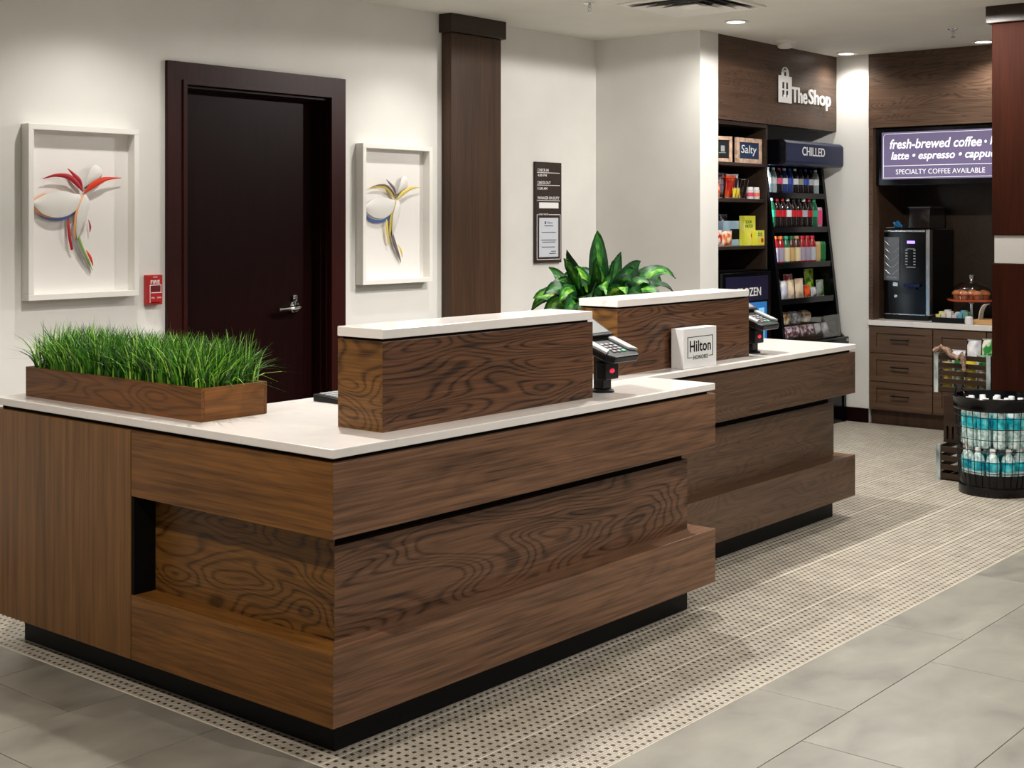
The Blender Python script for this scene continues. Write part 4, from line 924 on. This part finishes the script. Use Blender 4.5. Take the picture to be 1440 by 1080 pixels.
# coffee machine (front plane faces -X)
mx, y0, y1 = 9.60, 4.386, 4.035
t = thing('coffee_machine', (9.8, 4.21, .762), 'black and silver bean to cup coffee machine on the white counter', 'coffee machine')
part('body', MB().box(mx, 10.05, y1, y0, .80, 1.435, .008), M['blackgloss'], t)
part('base', MB().box(mx-.01, 10.04, y1+.004, y0-.004, .7622, .80, .006), M['black'], t)
part('corner_trim', MB().box(mx-.006, mx+.05, y1-.006, y1+.028, .80, 1.43, .006), M['steel'], t, 'bright steel corner trim')
part('top_trim', MB().box(mx-.006, mx+.02, y1+.03, y0, 1.408, 1.425, .004), M['steel'], t)
gp = part('side_fascia', MB().box(mx-.008, mx, 4.262, 4.384, 1.05, 1.372, .003), M['greymetal'], t, 'grey panel with wave lines')
wl = MB()
for i in range(5):
    zz = 1.345-i*.052
    wl.tube([(mx-.009, 4.382-.118*q/10, zz-.042*math.sin(PI*min(1, q/10*1.0))**1.5-.0) for q in range(11)], .0016, 4)
part('wave_line', wl, M['steel'], gp); part('lettering', text_mb('PELICAN', (mx-.008, 4.362, 1.066), W_FACE, .076, .014, .001), M['silver'], gp)
part('display', MB().box(mx-.003, mx, 4.145, 4.205, 1.325, 1.345), M['lcd'], t, 'glowing purple display')
bt = MB()
for i in range(6):
    for y in (4.212, 4.15): bt.box(mx-.002, mx, y-.010, y+.006, 1.272-i*.021, 1.280-i*.021)
bt.box(mx-.002, mx, 4.14, 4.21, 1.148, 1.154); bt.box(mx-.002, mx, 4.145, 4.21, 1.284, 1.288)
part('button', bt, M['silver'], t)
part('dispenser', MB().box(mx-.03, mx, 4.10, 4.22, 1.005, 1.03, .004).box(mx-.02, mx, 4.13, 4.19, .985, 1.005, .003), M['navy'], t)
part('coin_slot', MB().box(mx-.006, mx, 4.275, 4.315, 1.008, 1.036, .002), M['steel'], t); part('lock', MB().box(mx-.004, mx, 4.28, 4.305, .925, .945, .002), M['steel'], t)
part('drip_tray', MB().box(mx-.012, mx, y1+.03, y0-.01, .80, .806), M['steel'], t)
part('bean_hopper', MB().prism([(9.70, 1.436), (10.0, 1.436), (10.0, 1.585), (9.72, 1.585)], 4.08, 4.24, 'y', .004), pm('smoked', srgb(34, 26, 24), .1, coat=.5), t)
part('hopper_lid', MB().box(9.712, 10.005, 4.075, 4.245, 1.585, 1.597, .003), M['lensoff'], t)
t = thing('blue_pompom', (9.66, 4.30, 1.436), 'small blue crumpled bow lying on the coffee machine', 'bow')
bl = MB()
rnd = random.Random(5)
for i in range(9): bl.tube([(0, 0, .012)]+[(rnd.uniform(-.03, .03), rnd.uniform(-.03, .03), rnd.uniform(.01, .055)) for q in range(2)]+[(0, 0, .015)], .007, 6)
part('loops', bl, pm('blue_ribbon', srgb(60, 140, 200), .3), t, local=True); part('tail', MB().tube([(0, 0, .012), (-.02, .045, .005), (-.03, .08, .004)], .003, 5), M['silver'], t, local=True)
# cake stand
ccx, ccy = 9.76, 3.785
t = thing('cake_stand', (ccx, ccy, .762), 'domed cake stand with orange wooden plate on the coffee counter', 'cake stand')
part('foot', MB().lathe([(0, 0), (.07, 0), (.065, .008), (.02, .02), (.014, .05), (.014, .13), (.03, .146), (0, .146)], n=24), M['chrome'], t, local=True, smooth=True)
part('plate', MB().lathe([(0, .146), (.155, .146), (.168, .152), (.17, .162), (.16, .163), (0, .160)], n=36), pm('amber_wood', srgb(196, 84, 40), .25, coat=.4), t, local=True, smooth=True)
dome = [(.152, .164), (.15, .19)]+[(.15*math.cos(a), .19+.108*math.sin(a)) for a in [PI/2*q/9 for q in range(1, 9)]]+[(.014, .298), (.012, .296)]+[(.147*math.cos(a), .19+.105*math.sin(a)) for a in [PI/2*q/9 for q in range(8, 0, -1)]]+[(.147, .19), (.149, .164), (.152, .164)]
part('glass_dome', MB().lathe(dome, n=36), M['glass'], t, local=True, smooth=True)
part('knob', MB().lathe([(0, .297), (.016, .297), (.014, .305), (.022, .312), (.023, .338), (0, .34)], n=18), M['steel'], t, local=True, smooth=True)
mf = pm('muffin', srgb(222, 138, 84), .7, bump=.6, bscale=60)
i = 0
for r_, n in ((.103, 7), (.0345, 2)):
    for q in range(n):
        a = 2*PI*q/n+.3; i += 1
        t = thing('muffin', (ccx+r_*math.cos(a), ccy+r_*math.sin(a), .9256), 'golden orange muffin under the glass dome', 'muffin', 'muffins under the dome')
        part('crown', MB().lathe([(.026, .03), (.033, .034), (.034, .042), (.026, .056), (.012, .063), (0, .064)], n=14), mf, t, local=True, smooth=True)
        part('cup', MB().lathe([(0, 0), (.02, 0), (.027, .034), (0, .034)], n=12), pm('muffin_cup', srgb(176, 96, 50), .7) if i == 1 else bpy.data.materials['muffin_cup'], t, local=True)
# tea tray
t = thing('tea_tray', (9.57, 3.85, .762), 'black tray on the coffee counter below the cake stand', 'tray')
tx0, tx1, ty0, ty1 = 9.50, 9.64, 3.705, 3.975
tr = MB().box(tx0, tx1, ty0, ty1, .7625, .768); tr.box(tx0, tx0+.006, ty0, ty1, .768, .80); tr.box(tx1-.006, tx1, ty0, ty1, .768, .80); tr.box(tx0+.006, tx1-.006, ty0, ty0+.006, .768, .80); tr.box(tx0+.006, tx1-.006, ty1-.006, ty1, .768, .80)
part('tray_body', tr, M['black'], t)
for i, (c, nm) in enumerate((((226, 216, 130), 'yellow'), ((214, 210, 196), 'cream'), ((230, 226, 222), 'white'), ((206, 200, 200), 'grey'), ((96, 166, 190), 'blue'), ((110, 150, 130), 'green'))):
    yy = 3.935-i*.04
    for k2 in range(2):
        o = solo('tea_packet', MB().box(tx0+.012+k2*.06, tx0+.062+k2*.06, yy-.017, yy+.017, .769, .82+.012*((i+k2) % 3)+.006*k2, .002), bpy.data.materials.get('tea_'+nm) or pm('tea_'+nm, srgb(*c), .5), '%s tea packet in the %s row of the black tray' % (nm, ('front', 'back')[k2]), 'packet', 'tea packets in the tray')
solo('wooden_holder', MB().box(9.50, 9.66, 3.50, 3.685, .7625, .795, .003), pm('light_wood', srgb(206, 160, 104), .5), 'small light wood holder on the counter beside the pillar', 'holder')
arc = [(3.60+.05*math.cos(a), .796+.11*math.sin(a)) for a in [PI*.5+PI*.5*q/10 for q in range(11)]]; arc += [(3.60+.046*math.cos(a), .796+.104*math.sin(a)) for a in [PI*.5+PI*.5*q/10 for q in range(10, -1, -1)]]
arc = [(7.2-a, b) for a, b in arc]
solo('curved_card', MB().prism(arc, 9.54, 9.62, 'x'), M['whitepaint'], 'white curved card standing on the light wood holder', 'card')
solo('sugar_jar', MB().lathe([(0, 0), (.026, 0), (.03, .02), (.026, .05), (.02, .056), (0, .056)], (9.47, 3.69, .7625), 16), M['white'], 'tiny white pot between tea tray and wood holder', 'pot', smooth=True)
solo('niche_post', MB().box(9.98, 10.075, 3.1, 3.62, .763, 2.17, .002), M['dark'], 'dark upright panel in the coffee niche beside the pillar', 'panel')

# ------------------------------------------------------------ crates and chips
def crate(x0, x1, y0, y1, z0, z1, n, label, post='crate_grey', vert=False):
    t = thing('wooden_crate', ((x0+x1)/2, (y0+y1)/2, z0), label, 'crate', 'stacked display crates')
    for x in (x0, x1-.022):
        for y in (y0, y1-.026): part('corner_post', MB().box(x, x+.022, y, y+.026, z0, z1, .001), M[post], t)
    sh_ = (z1-z0)/n
    for i in range(n):
        a, b = z0+i*sh_+sh_*.18, z0+(i+1)*sh_-sh_*.20
        part('slat', MB().box(x0+.004, x0+.014, y0+.026, y1-.026, a, b, .001), M['crate'], t); part('slat', MB().box(x1-.014, x1-.004, y0+.026, y1-.026, a, b, .001), M['crate'], t)
        part('slat', MB().box(x0+.022, x1-.022, y1-.012, y1-.002, a, b, .001), M['crate'], t); part('slat', MB().box(x0+.022, x1-.022, y0+.002, y0+.012, a, b, .001), M['crate'], t)
    part('bottom_board', MB().box(x0+.022, x1-.022, y0+.014, y1-.014, z0+.002, z0+.010), M['crate'], t)
crate(7.64, 7.98, 2.945, 3.172, 0, .205, 4, 'dark slatted crate on the floor behind the water basket')
mid = thing('wooden_crate', (7.86, 3.05, .205), 'upright dark crate with slotted side in the middle of the crate stack', 'crate', 'stacked display crates')
fpn = MB(); ya, yb_ = 2.95, 3.165
fpn.box(7.735, 7.747, ya, yb_, .30, .468); fpn.box(7.735, 7.747, ya, yb_, .205, .225)
ys = [3.165, 3.148, 3.136, 3.116, 3.104, 3.084, 3.072, 3.05, 2.95]
for i in range(0, 8, 2): fpn.box(7.735, 7.747, ys[i+1], ys[i], .225, .30)
fpn.box(7.735, 7.747, ya, 3.05, .225, .30)
part('slotted_panel', fpn, M['crate'], mid); part('side_panel', MB().box(7.747, 8.0, 3.153, 3.165, .205, .468), M['crate'], mid); part('side_panel', MB().box(7.747, 8.0, 2.95, 2.962, .205, .468), M['crate'], mid); part('back_panel', MB().box(7.988, 8.0, 2.962, 3.153, .205, .468), M['crate'], mid); part('top_board', MB().box(7.735, 8.0, 2.95, 3.165, .468, .475), M['crate'], mid)
UX, UY0, UY1, UZ = 7.84, 2.928, 3.268, .478
crate(UX, UX+.2, UY0, UY1, UZ, .712, 5, 'top crate with grey corner posts filled with chip bags')
# chip bags in the top crate
cz = UZ+.012
for i, (yy, m_, h, w_, nm) in enumerate(((3.205, 'yellow', .17, .066, 'yellow'), (3.135, 'green', .20, .066, 'green'), (3.065, 'yellow', .19, .066, 'yellow'), (2.995, 'green', .22, .066, 'green'))):
    bag((UX+.048, yy, cz), w_, h, .055, m_, '%s chip bag, %s from left in the top crate' % (nm, ORD[i]), 'chip bags in the crate', rz=-PI/2, name='chip_bag')
for i, (yy, m_, h, nm) in enumerate(((3.17, 'white', .235, 'white'), (3.075, 'white', .30, 'tall white'), (2.985, 'green', .31, 'tall green'))):
    bag((UX+.13, yy, cz), .085, h, .05, m_, '%s chip bag in the back row of the top crate' % nm, 'chip bags in the crate', rz=-PI/2, name='chip_bag')
gar = MB(); rnd = random.Random(9)
pts = [(UX-.012, 3.262-.17*q/12, .722+.028*math.sin(q*.5)+rnd.uniform(-.006, .006)) for q in range(13)]+[(UX-.016, 3.085-.002*q, .70-.02*q) for q in range(5)]
gar.tube(pts, [.013+rnd.uniform(-.004, .006) for _ in pts], 7)
solo('burlap_garland', gar, noisy('burlap', [(.3, srgb(104, 78, 64)), (.7, srgb(168, 138, 118))], 90, .9, bump=.6), 'brown crumpled burlap garland along the top crate rim', 'garland', smooth=True)

# ------------------------------------------------------------ water basket
bx_, by_ = 7.49, 2.775
t = thing('bottle_basket', (bx_, by_, 0), 'round black wire basket filled with water bottles beside the pillar', 'basket')
HB = .535
def rad(z): return .182+(.215-.182)*z/HB
part('base_ring', MB().lathe([(0, 0), (.186, 0), (.19, .006), (.19, .045), (.184, .052), (.178, .052), (.178, .012), (0, .012)], n=40), M['blackgloss'], t, local=True, smooth=True)
part('lower_wrap', MB().lathe([(.1805, .053), (.187, .118), (.183, .118), (.177, .053), (.1805, .053)], n=40), M['blackgloss'], t, local=True, smooth=True)
part('rim_band', MB().lathe([(rad(.468)+.002, .462), (rad(.468)+.006, .468), (.217, .478), (.222, .525), (.226, .530), (.222, .537), (.212, .535), (.205, .470), (rad(.468)+.002, .462)], n=48), M['blackgloss'], t, local=True, smooth=True)
for i in range(30):
    a = 2*PI*i/30; part('upright_wire', MB().tube([((rad(z)+.001)*math.cos(a), (rad(z)+.001)*math.sin(a), z) for z in (.05, .27, .47)], .0022, 5), M['wire'], t, local=True)
for z in (.13, .19, .25, .31, .37, .43):
    part('hoop_wire', MB().tube([((rad(z)+.003)*math.cos(2*PI*i/40), (rad(z)+.003)*math.sin(2*PI*i/40), z) for i in range(40)], .0022, 5, closed=True), M['wire'], t, local=True)
ha = math.radians(140)
hp = [(.212*math.cos(ha+s_), .212*math.sin(ha+s_), z) for s_, z in ((-.25, .50), (-.23, .555), (-.12, .59), (.12, .59), (.23, .555), (.25, .50))]
part('loop_handle', MB().tube(hp, .007, 8), M['wire'], t, local=True)
WATER = noisy('water_plastic', [(.35, srgb(150, 196, 196)), (.5, srgb(206, 232, 230)), (.65, srgb(246, 252, 250))], 60, .12, 3, bump=.5); TEAL = noisy('teal_wrap', [(.3, srgb(0, 120, 150)), (.5, srgb(30, 190, 205)), (.7, srgb(130, 236, 240))], 22, .2, 2); WCAP = M['white']
wp = [(0, 0), (.026, 0), (.032, .008), (.0315, .02), (.033, .028), (.0315, .036), (.033, .044), (.0315, .052), (.033, .06), (.0315, .068), (.033, .076), (.033, .13), (.027, .155), (.013, .172), (.013, .182), (0, .182)]
wb1 = MB().lathe(wp, n=16).mesh('bottle_body', WATER, smooth=True); wb2 = MB().lathe([(.0336, .078), (.0342, .08), (.0342, .128), (.0336, .13)], n=16).mesh('label_band', TEAL, smooth=True); wb3 = MB().lathe([(0, .178), (.0155, .178), (.0155, .196), (.014, .199), (0, .199)], n=14).mesh('cap', WCAP, smooth=True)
for tier, z in ((0, .06), (1, .262)):
    ring_ = [(.142, 11), (.066, 5)]; c = 0
    for r_, n in ring_:
        for i in range(n):
            a = 2*PI*i/n+tier*.25; c += 1
            if r_ < .1 and tier == 0: continue
            q = thing('water_bottle', (bx_+r_*math.cos(a), by_+r_*math.sin(a), z), 'water bottle with teal wrap and white cap, %s tier of the round basket' % ('upper' if tier else 'lower'), 'bottle', 'water bottles in the %s basket tier' % ('upper' if tier else 'lower'))
            q.scale = (1.06, 1.06, 1.0 if tier == 0 else 1.29)
            part('bottle_body', wb1, None, q); part('label_band', wb2, None, q); part('cap', wb3, None, q)
